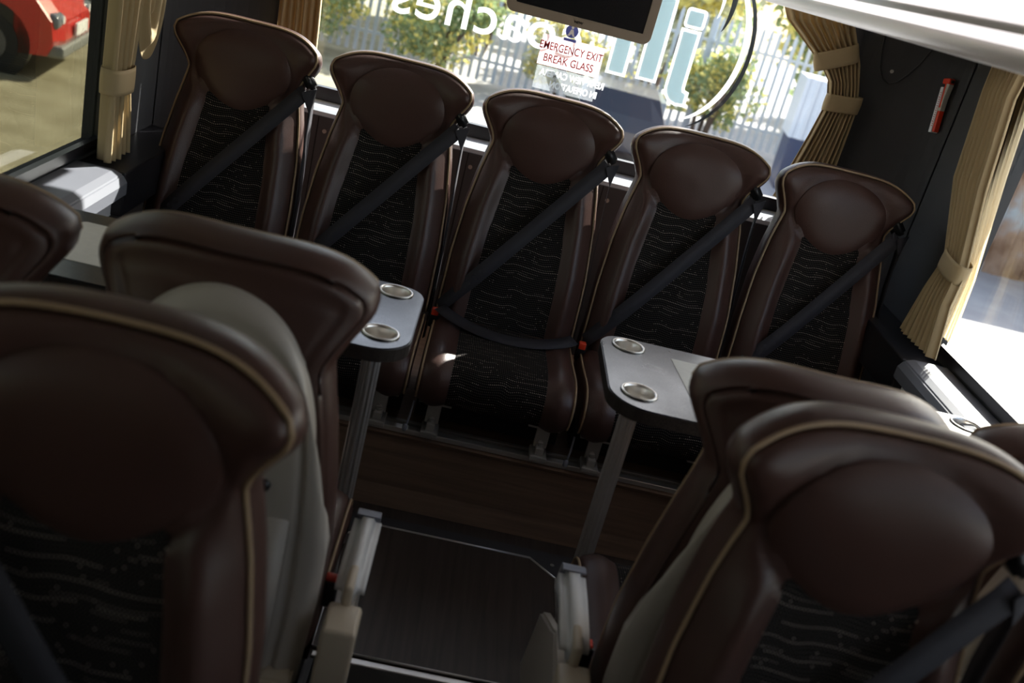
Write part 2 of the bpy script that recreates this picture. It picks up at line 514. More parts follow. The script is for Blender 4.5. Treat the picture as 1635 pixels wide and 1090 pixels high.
def panel_w(z): return interp([0, 0.15, 0.28, 0.40, 0.50], [0.128, 0.124, 0.116, 0.100, 0.088], z)
def centre_panel_mesh():
    V = []; UV = []; F = []
    NU, NV = 24, 36
    for j in range(NV + 1):
        z = 0.005 + 0.49 * j / NV
        for i in range(NU + 1):
            u = -1 + 2 * i / NU
            x = u * panel_w(z)
            V.append((x, -(front_d(x, z) + curve_y(z) + 0.0025 * (1 - u ** 10) - 0.0006), z)); UV.append((x, z))
    for j in range(NV):
        for i in range(NU):
            p = j * (NU + 1) + i
            F.append((p, p + 1, p + NU + 2, p + NU + 1))
    me = mesh('centre_panel', V, F, UV)
    return me
PANEL = centre_panel_mesh()

def shell_mesh():
    """grey plastic shield over the back"""
    NU, NV = 80, 64
    V = []; F = []
    us = [math.sin(math.pi / 2 * (-1 + 2 * i / NU)) for i in range(NU + 1)]
    def W(r): return interp([-0.08, 0.1, 0.22, 0.28, 0.34, 0.39], [0.196, 0.205, 0.204, 0.196, 0.180, 0.162], r)
    fi = {}
    z0, z1 = -0.06, 0.39
    for j in range(NV + 1):
        r = z0 + (z1 - z0) * j / NV
        h = sstep(0.1, z1, r)
        for i, u in enumerate(us):
            x = u * W(r); z = r + 0.262 * h * math.sqrt(max(0, 1 - u * u))
            dist = min((1 - abs(u)) * 0.2, (z1 - r) * 1.2 + 0.0)
            y = 0.092 - curve_y(max(0, z)) * 1.0 + 0.024 * (1 - math.exp(-dist / 0.014))
            # groove outlining the inner panel
            y -= 0.009 * math.exp(-((dist - 0.046) / 0.0045) ** 2)
            y += 0.004 * sstep(0.050, 0.056, dist)
            fi[i, j] = len(V); V.append((x, y, z))
    for j in range(NV):
        for i in range(NU):
            F.append((fi[i, j], fi[i, j + 1], fi[i + 1, j + 1], fi[i + 1, j]))
    loop = [(0, j) for j in range(NV + 1)] + [(i, NV) for i in range(1, NU + 1)] + [(NU, j) for j in range(NV - 1, -1, -1)] + [(i, 0) for i in range(NU - 1, 0, -1)]
    base = []
    n = len(loop)
    for k in loop:
        v = V[fi[k]]; base.append(len(V)); V.append((v[0] * 1.0, v[1] - 0.045, v[2]))
    for k in range(n):
        F.append((fi[loop[k]], fi[loop[(k + 1) % n]], base[(k + 1) % n], base[k]))
    bm = bmesh.new(); bm.from_mesh(mesh('t', V, F))
    return bmmesh('back_shell', bm)
SHELL = shell_mesh()

def pocket_mesh():
    bm = bmesh.new()
    pts = []
    for k in range(13):
        a = k / 12; pts.append((-0.145 + 0.29 * a, 0.300 - 0.03 * math.sin(math.pi * a) ** 2))
    pts = [(-0.14, -0.05)] + pts + [(0.14, -0.05)]
    add_prism(bm, pts, 'y', 0.095, 0.124)
    bmesh.ops.recalc_face_normals(bm, faces=bm.faces[:])
    bmesh.ops.bevel(bm, geom=[e for e in bm.edges if e.calc_face_angle(0) > 0.6], offset=0.003, segments=2, affect='EDGES')
    return bmmesh('magazine_pocket', bm)
POCKET = pocket_mesh()

# cushion
CP = [(0.0, -0.02), (-0.02, 0.0), (-0.08, 0.006), (-0.16, 0.012), (-0.24, 0.020), (-0.31, 0.027), (-0.355, 0.026), (-0.39, 0.016), (-0.413, 0.000), (-0.425, -0.020), (-0.428, -0.045), (-0.422, -0.068), (-0.404, -0.086), (-0.365, -0.094)]
def cush_point(s):
    """profile point and outward normal"""
    n = len(CP) - 1; t = s * n; k = min(int(t), n - 1); f = t - k
    def cr(i):
        return Vector(CP[max(0, min(n, i))])
    p0, p1, p2, p3 = cr(k - 1), cr(k), cr(k + 1), cr(k + 2)
    p = 0.5 * ((2 * p1) + (-p0 + p2) * f + (2 * p0 - 5 * p1 + 4 * p2 - p3) * f * f + (-p0 + 3 * p1 - 3 * p2 + p3) * f ** 3)
    tg = (cr(k + 1) - cr(k)) if f < 1 else (cr(k + 1) - cr(k))
    q1 = (cr(k + 1) - cr(k - 1)); q2 = (cr(k + 2) - cr(k))
    tg = (q1 * (1 - f) + q2 * f).normalized()
    return p, Vector((tg.y, -tg.x)) * 1.0
CW = 0.216
def cush_off(x):
    u = abs(x) / CW
    e = -0.020 * max(0.0, (u - 0.90) / 0.10) ** 2
    b = 0.016 * math.exp(-((abs(x) - 0.165) / 0.035) ** 2)
    return e + b
def cushion_mesh():
    V = []; F = []
    NX, NS = 36, 52
    for j in range(NS + 1):
        p, nn = cush_point(j / NS)
        for i in range(NX + 1):
            u = -1 + 2 * i / NX; x = CW * math.copysign(abs(u) ** 0.85, u)
            q = p + nn * (cush_off(x))
            V.append((x, q.x, q.y))
    for j in range(NS):
        for i in range(NX):
            a = j * (NX + 1) + i
            F.append((a, a + NX + 1, a + NX + 2, a + 1))
    # sides and underside: centre bottom lines
    nb = len(V)
    for j in range(NS + 1):
        p, nn = cush_point(j / NS)
        yb = p.x * 0.93; zb = -0.088 if p.y > -0.08 else p.y + 0.0
        V.append((-CW + 0.004, yb, min(zb, p.y))); V.append((CW - 0.004, yb, min(zb, p.y)))
    for j in range(NS):
        a = j * (NX + 1); b = (j + 1) * (NX + 1)
        F.append((a, nb + 2 * j, nb + 2 * j + 2, b)) if False else F.append((a, b, nb + 2 * j + 2, nb + 2 * j))
        a += NX; b += NX
        F.append((a, nb + 2 * j + 1, nb + 2 * j + 3, b))
        F.append((nb + 2 * j, nb + 2 * j + 2, nb + 2 * j + 3, nb + 2 * j + 1))
    bm = bmesh.new(); bm.from_mesh(mesh('t', V, F))
    return bmmesh('seat_cushion', bm)
CUSH = cushion_mesh()
def cushion_panel_mesh():
    V = []; F = []; UV = []
    NX, NS = 24, 52
    ln = 0; pp = None
    for j in range(NS + 1):
        s = 0.04 + 0.96 * j / NS
        p, nn = cush_point(s)
        if pp is not None: ln += (p - pp).length
        pp = p
        for i in range(NX + 1):
            u = -1 + 2 * i / NX; x = 0.132 * u
            q = p + nn * (cush_off(x) + 0.003 + 0.006 * (1 - u * u) - 0.004 * u ** 12)
            V.append((x, q.x, q.y)); UV.append((x, -ln))
    for j in range(NS):
        for i in range(NX):
            a = j * (NX + 1) + i
            F.append((a, a + NX + 1, a + NX + 2, a + 1))
    return mesh('cushion_panel', V, F, UV)
CPANEL = cushion_panel_mesh()
def cushion_piping_mesh(side):
    bm = bmesh.new(); pts = []
    for j in range(60):
        p, nn = cush_point(0.08 + 0.86 * j / 59)
        q = p + nn * (cush_off(0.207) + 0.0015)
        pts.append((side * 0.209, q.x, q.y))
    add_tube(bm, pts, 0.0032, 8)
    return bmmesh('piping', bm)
CPIP = [cushion_piping_mesh(-1), cushion_piping_mesh(1)]

def strip_mesh(name, pts, wdirs, wid, thick=0.0016):
    """webbing: a band with real thickness through pts, width along wdirs"""
    V = []; F = []
    P = [Vector(p) for p in pts]
    for i, p in enumerate(P):
        t = (P[min(i + 1, len(P) - 1)] - P[max(i - 1, 0)]).normalized()
        wd = Vector(wdirs[i] if isinstance(wdirs, list) else wdirs); wd = (wd - t * wd.dot(t)).normalized()
        nn = t.cross(wd).normalized()
        for (a, b) in ((-1, -1), (1, -1), (1, 1), (-1, 1)):
            V.append(p + wd * wid / 2 * a + nn * thick / 2 * b)
    for i in range(len(P) - 1):
        for k in range(4):
            F.append((4 * i + k, 4 * i + (k + 1) % 4, 4 * i + 4 + (k + 1) % 4, 4 * i + 4 + k))
    F.append((0, 3, 2, 1)); e = 4 * (len(P) - 1); F.append((e, e + 1, e + 2, e + 3))
    bm = bmesh.new(); bm.from_mesh(mesh('t', V, F))
    return bmmesh(name, bm)

def sash_mesh(sg):
    pts = []
    a = Vector((0.188 * sg, 0.548)); b = Vector((-0.205 * sg, 0.030))
    N = 26
    for i in range(N + 1):
        t = i / N; x = a.x + (b.x - a.x) * t; z = a.y + (b.y - a.y) * t
        d = 0.035 + 0.030 * math.sin(math.pi * min(1, t * 1.02)) ** 0.6
        pts.append((x, -(d + curve_y(z)), z))
    wd = []
    for i in range(N + 1):
        t = i / N
        base = Vector((0.518 * sg * 0.8, 0, -0.393 * 0.8)) if False else Vector((-(b.y - a.y), 0, (b.x - a.x)))
        tw = 0.9 * max(0, (t - 0.72) / 0.28)
        base = base.normalized(); base.y = -tw
        wd.append(base)
    return strip_mesh('shoulder_belt', pts, wd, 0.044)
SASH = {1: sash_mesh(1), -1: sash_mesh(-1)}
def drop_mesh(sg):
    pts = [(0.197 * sg, -0.035 - 0.022, 0.55), (0.207 * sg, -0.020, 0.50), (0.211 * sg, 0.000, 0.40), (0.218 * sg, 0.015, 0.22), (0.221 * sg, 0.02, 0.05), (0.221 * sg, 0.02, -0.08)]
    wd = [(0.8 * sg, 0.5, 0)] + [(0.12 * sg, 1, 0)] * 5
    return strip_mesh('return_belt', pts, [Vector(q) for q in wd], 0.044)
DROP = {1: drop_mesh(1), -1: drop_mesh(-1)}
def guide_mesh(sg):
    bm = bmesh.new()
    bmesh.ops.create_cube(bm, size=1)
    for v in bm.verts: v.co = Vector((v.co.x * 0.030, v.co.y * 0.055, v.co.z * 0.060))
    bmesh.ops.bevel(bm, geom=bm.edges[:], offset=0.008, segments=3, affect='EDGES')
    rot = Matrix.Rotation(math.radians(-38 * sg), 4, 'Y')
    bmesh.ops.transform(bm, matrix=Matrix.Translation((0.184 * sg, -0.012, 0.582)) @ rot, verts=bm.verts[:])
    return bmmesh('belt_guide', bm)
GUIDE = {1: guide_mesh(1), -1: guide_mesh(-1)}
def lap_mesh(sg):
    pts = []
    for i in range(23):
        t = i / 22; x = (-0.20 + 0.41 * t) * sg
        y = -0.062 - 0.085 * math.sin(math.pi * t) ** 0.8
        z = 0.050 - 0.018 * math.sin(math.pi * t) ** 0.7 - 0.006 * t
        pts.append((x, y, z))
    return strip_mesh('lap_belt', pts, Vector((0.0, -0.85, -0.30)), 0.040)
LAP = {1: lap_mesh(1), -1: lap_mesh(-1)}
def buckle(parent, x, y, z):
    bm = bmesh.new(); add_box(bm, x - 0.014, x + 0.014, y - 0.012, y + 0.012, z - 0.055, z, 0.004)
    b = link('belt_buckle', bmmesh('belt_buckle', bm), M['black'], parent)
    bm = bmesh.new(); add_box(bm, x - 0.011, x + 0.011, y - 0.014, y + 0.008, z - 0.016, z + 0.005, 0.003)
    r = link('release_button', bmmesh('release_button', bm), M['red'], b); r['label'] = 'red release button'

def arm_profile(side):
    """aisle armrest, local -y forward"""
    bm = bmesh.new()
    # profile in (y,z): long pad, drooping thick tip
    pts = [(-0.150, 0.128), (-0.146, 0.140), (-0.132, 0.148), (-0.06, 0.149), (0.03, 0.145), (0.070, 0.138), (0.082, 0.124), (0.080, 0.104), (0.068, 0.096), (0.02, 0.094), (-0.05, 0.098), (-0.085, 0.096), (-0.105, 0.084), (-0.125, 0.078), (-0.142, 0.088), (-0.150, 0.108)]
    add_prism(bm, pts, 'x', -0.026, 0.026)
    bmesh.ops.recalc_face_normals(bm, faces=bm.faces[:])
    es = [e for e in bm.edges if abs(e.verts[0].co.x - e.verts[1].co.x) < 1e-6]
    bmesh.ops.bevel(bm, geom=es, offset=0.015, segments=5, affect='EDGES')
    return bmmesh('armrest', bm)
ARM = arm_profile(1)

def build_seat(name, loc, rz, h, recline, label, group=None, shell=False, belt=0, arm=0, lap=False, brackets=False, pedestal=False, shell_w=1.0):
    s = empty(name, loc, rz)
    tag(s, label, 'seat', group)
    R = (-math.radians(recline), 0, 0)
    J = (0, 0, h)
    def P(nm, me, m, par=s, **k):
        o = link(nm, me, m, par, **k); return o
    br = P('backrest', BODY, M['leather'], loc=J, rot=R)
    P('piping', PIPING, M['piping'], br)
    P('headrest_pad', PAD, M['leather'], br)
    P('centre_panel', PANEL, M['fabric'], br)
    if shell:
        sh = P('back_shell', SHELL, M['shell'], loc=J, rot=R); sh.scale = (shell_w, 1, 1)
        P('magazine_pocket', POCKET, M['shell'], sh)
        bm = bmesh.new(); add_cyl(bm, (-0.100, 0.09, 0.36), (-0.100, 0.125, 0.36), 0.012, 0.010)
        P('coat_hook', bmmesh('coat_hook', bm), M['black'], sh)
    cu = P('seat_cushion', CUSH, M['leather'], loc=J)
    P('cushion_panel', CPANEL, M['fabric'], cu)
    for c in CPIP: P('piping', c, M['piping'], cu)
    if belt:
        P('belt_guide', GUIDE[belt], M['black'], loc=J, rot=R)
        P('shoulder_belt', SASH[belt], M['belt'], loc=J, rot=R)
        P('return_belt', DROP[belt], M['belt'], loc=J, rot=R)
    if lap: P('lap_belt', LAP[belt or 1], M['belt'], loc=J)
    if belt: buckle(s, -0.211 * belt, -0.05, h + 0.035)
    if arm:
        buckle(s, 0.224 * arm, -0.03, h + 0.075)
        ax = 0.262 * arm
        a = P('armrest', ARM, M['arm'], loc=(ax, -0.02, h))
        bm = bmesh.new(); add_prism(bm, [(-0.154, 0.120), (-0.148, 0.144), (-0.132, 0.1515), (-0.116, 0.1515), (-0.118, 0.146), (-0.138, 0.140), (-0.146, 0.122), (-0.148, 0.10), (-0.154, 0.10)], 'x', -0.022, 0.022)
        P('armrest_cap', bmmesh('armrest_cap', bm), M['armcap'], a, smooth=False)
        bm = bmesh.new(); add_box(bm, -0.008, 0.008, 0.03, 0.10, 0.085, 0.1475, 0.007, 4)
        P('hinge_tongue', bmmesh('hinge_tongue', bm), M['armbase'], a)
        bm = bmesh.new(); add_box(bm, ax - 0.030 , ax + 0.028, 0.070, 0.150, -0.12, 0.110, 0.008, 3)
        bmesh.ops.translate(bm, verts=bm.verts[:], vec=(0, 0, h))
        P('armrest_housing', bmmesh('armrest_housing', bm), M['armbase'])
        # end panel under the arm
        prism('end_panel', [(-0.09, 0.075), (-0.13, 0.05), (-0.27, -0.02), (-0.32, -0.20), (0.13, -0.24), (0.15, -0.05), (0.10, 0.06), (0.0, 0.065)], 'x', ax - 0.012, ax + 0.014, M['shell'], s, bev=0.006).location = (0, 0, h - 0.03)
    if pedestal:
        box('base_frame', -0.19, 0.19, -0.33, 0.08, 0.012, h - 0.092, M['blackmatt'], s, 0.01)
        prism('base_cover', [(0.06, h - 0.02), (0.135, h - 0.03), (0.150, 0.02), (0.06, 0.02)], 'x', -0.20, 0.20, M['armbase'], s, bev=0.006)
    if brackets:
        zb = h - 0.092
        box('base_frame', -0.205, 0.205, -0.30, 0.02, 0.02 + loc[2] - loc[2], zb, M['blackmatt'], s)
        for sx in (-0.152, 0.152):
            bm = bmesh.new()
            add_box(bm, sx - 0.019, sx + 0.019, -0.392, -0.384, 0.050, 0.112, 0.002)
            add_box(bm, sx - 0.045, sx + 0.045, -0.394, -0.320, 0.106, 0.114, 0.001)
            b = P('mounting_bracket', bmmesh('mounting_bracket', bm), M['steel'], smooth=False)
            bm = bmesh.new(); add_cyl(bm, (sx, -0.400, 0.066), (sx, -0.390, 0.066), 0.0075, n=8)
            P('bolt', bmmesh('bolt', bm), M['alu'], b, smooth=False)
            bm = bmesh.new()
            add_box(bm, sx - 0.024, sx + 0.024, -0.428, -0.36, 0.0225, 0.038, 0.003)
            add_box(bm, sx - 0.012, sx + 0.012, -0.418, -0.39, 0.036, 0.060, 0.003)
            add_cyl(bm, (sx, -0.40, 0.058), (sx, -0.40, 0.068), 0.008, n=8)
            P('rail_clamp', bmmesh('rail_clamp', bm), M['steel'], smooth=False)
        bm = bmesh.new(); add_tube(bm, [(-0.21, -0.38, 0.10), (-0.213, -0.40, 0.06), (-0.218, -0.41, 0.03)], 0.003, 6)
        add_lathe(bm, [(0.001, -0.012), (0.007, -0.008), (0.007, 0.008), (0.001, 0.012)], (-0.219, -0.412, 0.030), 10)
        P('release_cable', bmmesh('release_cable', bm), M['armcap'])
    return s

# rear bench row: five seats on the platform
PLAT = 0.22
ROWZ = 0.43 - PLAT
rowlab = ['leftmost seat of the rear row, beside the left corner curtain',
          'second seat from the left in the rear row',
          'middle seat of the rear row, its cushion fully visible',
          'fourth seat from the left in the rear row',
          'rightmost seat of the rear row, below the red hammer']
for i in range(5):
    build_seat('passenger_chair', (-0.9 + 0.45 * i, -0.175, PLAT), 0, ROWZ, 14, 'brown leather ' + rowlab[i],
               'rear row of coach seats', belt=1, lap=(i == 2), brackets=True)
# seats with their backs to the camera, facing the tables
build_seat('passenger_chair', (-0.497, -1.53, 0), math.pi, 0.330, 4, 'brown seat seen from behind with arched grey back shell, left of the aisle',
           'seats facing the rear tables', shell=True, shell_w=1.04, arm=-1, pedestal=True)
build_seat('passenger_chair', (-0.955, -1.55, 0), math.pi, 0.330, 4, 'brown headrest seen from behind at the left edge, beside the sunlit sill',
           'seats facing the rear tables', shell=True, pedestal=True)
build_seat('passenger_chair', (0.425, -1.56, 0), math.pi, 0.327, 4, 'brown seat seen from behind, right of the aisle, mostly covered by the nearest seat',
           'seats facing the rear tables', shell=True, arm=1, pedestal=True)
build_seat('passenger_chair', (0.89, -1.56, 0), math.pi, 0.327, 4, 'small bit of brown headrest at the right edge beside the sunlit ledge',
           'seats facing the rear tables', shell=True, pedestal=True)
# nearest seats, facing the camera
build_seat('passenger_chair', (-0.509, -2.115, 0), 0, 0.378, 7, 'large nearest brown seat with tan piping, bottom left of the photo',
           'nearest seats facing forward', shell=True, shell_w=0.84, belt=-1, pedestal=True)
build_seat('passenger_chair', (0.405, -1.950, 0), 0, 0.388, 6, 'large nearest brown seat with tan piping and dark belt, bottom right',
           'nearest seats facing forward', shell=True, shell_w=0.84, belt=1, pedestal=True)
build_seat('passenger_chair', (0.860, -1.950, 0), 0, 0.388, 6, 'brown seat whose piped edge just shows in the bottom right corner',
           'nearest seats facing forward', shell=True, shell_w=0.84, belt=1, pedestal=True)

# ------------------------------------------------------------------ floor and platform
YF = -4.5
struct(box('floor', -1.2, 1.2, -1.23, 0.42, -0.06, 0.0, M['wood']))
struct(box('floor_side_left', -1.2, -0.30, YF, -1.23, -0.06, 0.0, M['rubber']))
struct(box('floor_side_right', 0.235, 1.2, YF, -1.23, -0.06, 0.0, M['rubber']))
struct(box('floor_aisle', -0.30, 0.235, YF, -1.23, -0.17, -0.11, M['rubber']))
struct(box('trim_1', -0.30, -0.292, YF, -1.235, -0.11, -0.001, M['black']))
struct(box('trim_2', 0.227, 0.235, YF, -1.235, -0.11, -0.001, M['black']))
struct(box('trim_3', -0.30, 0.235, -1.245, -1.225, -0.11, 0.004, M['alu'], bev=0.003))
# rear platform riser
bm = bmesh.new()
add_prism(bm, [(-0.60, 0.0), (-0.585, 0.06), (-0.575, PLAT), (0.40, PLAT), (0.40, 0.0)], 'x', -1.198, 1.198)
struct(link('wall_platform_riser', bmmesh('riser', bm), M['woodriser'], smooth=False))
struct(prism('trim_4', [(-0.583, PLAT - 0.01), (-0.589, PLAT + 0.002), (-0.560, PLAT + 0.005), (-0.560, PLAT)], 'x', -1.198, 1.198, M['woodriser']))
# floor hatch with its metal edge and vinyl surround
hx0, hx1, hy0, hy1, ch = -0.305, 0.262, -1.215, -0.70, 0.07
hp = [(hx0, hy0), (hx1, hy0), (hx1, hy1 - ch), (hx1 - ch, hy1), (hx0 + ch, hy1), (hx0, hy1 - ch)]
hatch = empty('floor_hatch', (0, 0, 0)); tag(hatch, 'dark wood-look floor panel in the aisle with thin metal edge and clipped corners', 'hatch')
prism('panel', hp, 'z', 0.001, 0.0035, M['wood'], hatch)
bm = bmesh.new()
loop = hp + [hp[0]]
for a, b in zip(loop[:-1], loop[1:]):
    add_tube(bm, [(a[0], a[1], 0.0035), (b[0], b[1], 0.0035)], 0.0035, 8)
link('metal_edge', bmmesh('metal_edge', bm), M['alu'], hatch)
bm = bmesh.new()
add_box(bm, -0.34, 0.34, hy1 + 0.004, hy1 + 0.045, 0.0005, 0.003)
add_prism(bm, [(hx1 - ch + 0.006, hy1 + 0.004), (hx1 + 0.004, hy1 - ch + 0.006), (hx1 + 0.004, hy1 - 0.18), (hx1 + 0.04, hy1 - 0.18), (hx1 + 0.04, hy1 + 0.004)], 'z', 0.0005, 0.003)
add_prism(bm, [(hx0 + ch - 0.006, hy1 + 0.004), (hx0 - 0.004, hy1 - ch + 0.006), (hx0 - 0.004, hy1 - 0.18), (hx0 - 0.04, hy1 - 0.18), (hx0 - 0.04, hy1 + 0.004)], 'z', 0.0005, 0.003)
link('vinyl_surround', bmmesh('vinyl_surround', bm), M['rubber'], hatch, smooth=False)
bm = bmesh.new()
for sx in (-1, 1): add_cyl(bm, (sx * 0.255, hy1 - 0.012, 0.002), (sx * 0.255, hy1 - 0.012, 0.0045), 0.006, n=12)
link('corner_screws', bmmesh('corner_screws', bm), M['steel'], hatch, smooth=False)

# seat rail along the platform edge
rail = empty('seat_rail', (0, 0, PLAT)); tag(rail, 'aluminium seat rail running along the front edge of the rear platform', 'rail')
bm = bmesh.new()
add_box(bm, -1.19, 1.19, -0.578, -0.552, 0.0055, 0.021, 0.002)
link('rail', bmmesh('rail', bm), M['alu'], rail, smooth=False)
bm = bmesh.new(); add_box(bm, -1.19, 1.19, -0.520, -0.505, 0.0005, 0.012, 0.002); add_box(bm, -1.19, 1.19, -0.545, -0.53, 0.0005, 0.006)
link('rear_channel', bmmesh('rear_channel', bm), M['steel'], rail, smooth=False)

# ------------------------------------------------------------------ tables
def table(sg, label):
    t = empty('coach_table', (0, 0, 0)); tag(t, label, 'table', 'tables before the rear row')
    xa = -0.238 if sg < 0 else 0.182
    xb = sg * 1.13
    y0, y1 = -1.195, -0.815
    x0, x1 = min(xa, xb), max(xa, xb)
    rr = (0.012, 0.055, 0.085, 0.012) if sg > 0 else (0.055, 0.012, 0.012, 0.085)
    prism('inlay', rrect(*( (sg * 0.42 - 0.0, sg * 0.95) if sg > 0 else (-1.0, -0.42)), y0 + 0.085, y1 - 0.065, 0.012, 4) if sg < 0 else
          [(0.365, y0 + 0.080), (0.95, y0 + 0.080), (0.95, y1 - 0.065), (0.345, y1 - 0.065)], 'z', 0.7302, 0.7312, M['inlay'], t)
    cups = [(xa + sg * 0.063, -0.865), (xa + sg * 0.063, -1.115), (xb - sg * 0.055, -0.865), (xb - sg * 0.055, -1.115)]
    from mathutils.geometry import tessellate_polygon
    def holed(nm, grow_, hr, z0, z1, m):
        loops = [rrect(x0 - grow_, x1 + grow_, y0 - grow_, y1 + grow_, rr, 8)] + [[(cx + hr * math.cos(2 * math.pi * k / 28), cy + hr * math.sin(2 * math.pi * k / 28)) for k in range(28)] for cx, cy in cups]
        flat = [p for l in loops for p in l]
        tr = tessellate_polygon([[Vector((p[0], p[1], 0)) for p in l] for l in loops])
        N = len(flat); Vv = [(p[0], p[1], z0) for p in flat] + [(p[0], p[1], z1) for p in flat]
        Ff = [tuple(q) for q in tr] + [tuple(i + N for i in q) for q in tr]
        o_ = 0
        for l in loops:
            for i in range(len(l)): Ff.append((o_ + i, o_ + (i + 1) % len(l), N + o_ + (i + 1) % len(l), N + o_ + i))
            o_ += len(l)
        b_ = bmesh.new(); b_.from_mesh(mesh('t', Vv, Ff))
        return link(nm, bmmesh(nm, b_), m, t, smooth=False)
    holed('table_top', 0, 0.0365, 0.7265, 0.7300, M['table'])
    holed('edge_band', 0.0022, 0.0368, 0.700, 0.7264, M['tedge'])
    for cx, cy in cups:
        bm = bmesh.new()
        add_lathe(bm, [(0.0375, 0.7305), (0.040, 0.7330), (0.0375, 0.7345), (0.034, 0.7335), (0.0325, 0.728), (0.0315, 0.705), (0.030, 0.684), (0.0001, 0.683)], (cx, cy, 0))
        add_lathe(bm, [(0.0375, 0.7305), (0.0345, 0.700), (0.0335, 0.684), (0.030, 0.678), (0.0001, 0.678)], (cx, cy, 0))
        link('cup_holder', bmmesh('cup_holder', bm), M['chrome'], t)
    lx = xa + sg * 0.075
    bm = bmesh.new()
    # fluted column
    pr = []
    for k in range(48):
        a = 2 * math.pi * k / 48; r = 0.0175 + (0.0016 if k % 4 < 2 else -0.0006)
        pr.append((lx + r * math.cos(a) * 1.1, -1.035 + r * math.sin(a)))
    add_prism(bm, pr, 'z', 0.006, 0.692)
    link('leg', bmmesh('leg', bm), M['alu'], t, smooth=False)
    prism('mounting_plate', rrect(lx - 0.06, lx + 0.06, -1.095, -0.975, 0.01, 3), 'z', 0.690, 0.6995, M['black'], t)
    prism('foot_plate', rrect(lx - 0.045, lx + 0.045, -1.08, -0.99, 0.01, 3), 'z', 0.0005, 0.008, M['steel'], t)
    return t
table(-1, 'dark speckled table left of the aisle, mostly hidden by a headrest')
table(1, 'dark speckled table right of the aisle with a bluish sheen and a pale inlay')

# ------------------------------------------------------------------ shell of the coach
XW = 1.2; YR = 0.42
WINZ0, WINZ1 = 0.745, 1.62
def side_wall(sg, nm):
    x0, x1 = (XW, XW + 0.05) if sg > 0 else (-XW - 0.05, -XW)
    bm = bmesh.new()
    add_box(bm, x0, x1, YF, 0.12, -0.2, WINZ0)
    add_box(bm, x0, x1, YF, 0.12, WINZ1, 2.05)
    ye = -0.30
    add_box(bm, x0, x1, ye, 0.12, WINZ0, WINZ1)
    for a, b in [(-2.42, -2.36), (YF, -3.3)]: add_box(bm, x0, x1, a, b, WINZ0, WINZ1)
    struct(link(nm, bmmesh(nm, bm), M['panel'], smooth=False))
    k = 1 if sg < 0 else 3
    spans = [(-2.36, ye), (-3.3, -2.42)]
    for q, (a, b) in enumerate(spans):
        wn = empty('window_%d' % (k + q), (0, 0, 0)); struct(wn)
        xm = XW + 0.018 if sg > 0 else -XW - 0.018
        bm = bmesh.new(); add_box(bm, xm - 0.003, xm + 0.003, a, b, WINZ0, WINZ1)
        link('pane', bmmesh('pane', bm), M['glass_right' if sg > 0 else 'glass_left'], wn, smooth=False)
        bm = bmesh.new()
        xi0, xi1 = (XW - 0.012, XW + 0.006) if sg > 0 else (-XW - 0.006, -XW + 0.012)
        f = 0.022
        add_box(bm, xi0, xi1, a, b, WINZ0 - 0.005, WINZ0 + f); add_box(bm, xi0, xi1, a, b, WINZ1 - f, WINZ1)
        add_box(bm, xi0, xi1, a, a + f, WINZ0, WINZ1); add_box(bm, xi0, xi1, b - f, b, WINZ0, WINZ1)
        link('rubber_seal', bmmesh('rubber_seal', bm), M['panel_black'], wn, smooth=False)
side_wall(-1, 'wall_left'); side_wall(1, 'wall_right')

# rounded rear corners
def corner(sg, nm):
    bm = bmesh.new()
    cx, cy, r = 0.92, 0.14, 0.28
    pts = []
    for k in range(13):
        a = math.radians(90 * k / 12)
        pts.append((sg * (cx + r * math.cos(a)), cy + r * math.sin(a)))
    pts = [(sg * XW, 0.11)] + pts
    outer = [(sg * (XW + 0.05), 0.11)] + [(sg * (cx + (r + 0.05) * math.cos(math.radians(90 * k / 12))), cy + (r + 0.05) * math.sin(math.radians(90 * k / 12))) for k in range(13)]
    loopp = pts + outer[::-1]
    n = len(pts)
    z0, z1 = -0.2, 2.05
    A = [bm.verts.new((x, y, z0)) for x, y in loopp]; B = [bm.verts.new((x, y, z1)) for x, y in loopp]
    m_ = len(loopp)
    for i in range(m_): bm.faces.new((A[i], A[(i + 1) % m_], B[(i + 1) % m_], B[i]))
    o = link(nm, bmmesh(nm, bm), M['panel'], smooth=False)
    struct(o)
corner(-1, 'wall_rear_left_corner'); corner(1, 'wall_rear_right_corner')

RX, RZ0, RZ1 = 0.965, 0.90, 1.78
bm = bmesh.new()
add_box(bm, -0.93, 0.93, YR, YR + 0.05, -0.2, RZ0)
add_box(bm, -0.93, 0.93, YR, YR + 0.05, RZ1, 2.05)
struct(link('wall_rear', bmmesh('wall_rear', bm), M['panel'], smooth=False))
wn = empty('window_5', (0, 0, 0)); struct(wn)
bm = bmesh.new(); add_box(bm, -0.93, 0.93, YR + 0.012, YR + 0.018, RZ0, RZ1)
link('pane', bmmesh('pane', bm), M['glass_rear'], wn, smooth=False)
bm = bmesh.new()
add_box(bm, -0.93, 0.93, YR - 0.016, YR + 0.01, RZ0 - 0.036, RZ0 + 0.006)
add_box(bm, -0.93, 0.93, YR - 0.012, YR + 0.01, RZ1 - 0.02, RZ1 + 0.02)
add_box(bm, -0.935, -0.90, YR - 0.012, YR + 0.01, RZ0, RZ1); add_box(bm, 0.90, 0.935, YR - 0.012, YR + 0.01, RZ0, RZ1)
link('rubber_seal', bmmesh('rubber_seal', bm), M['panel_black'], wn, smooth=False)
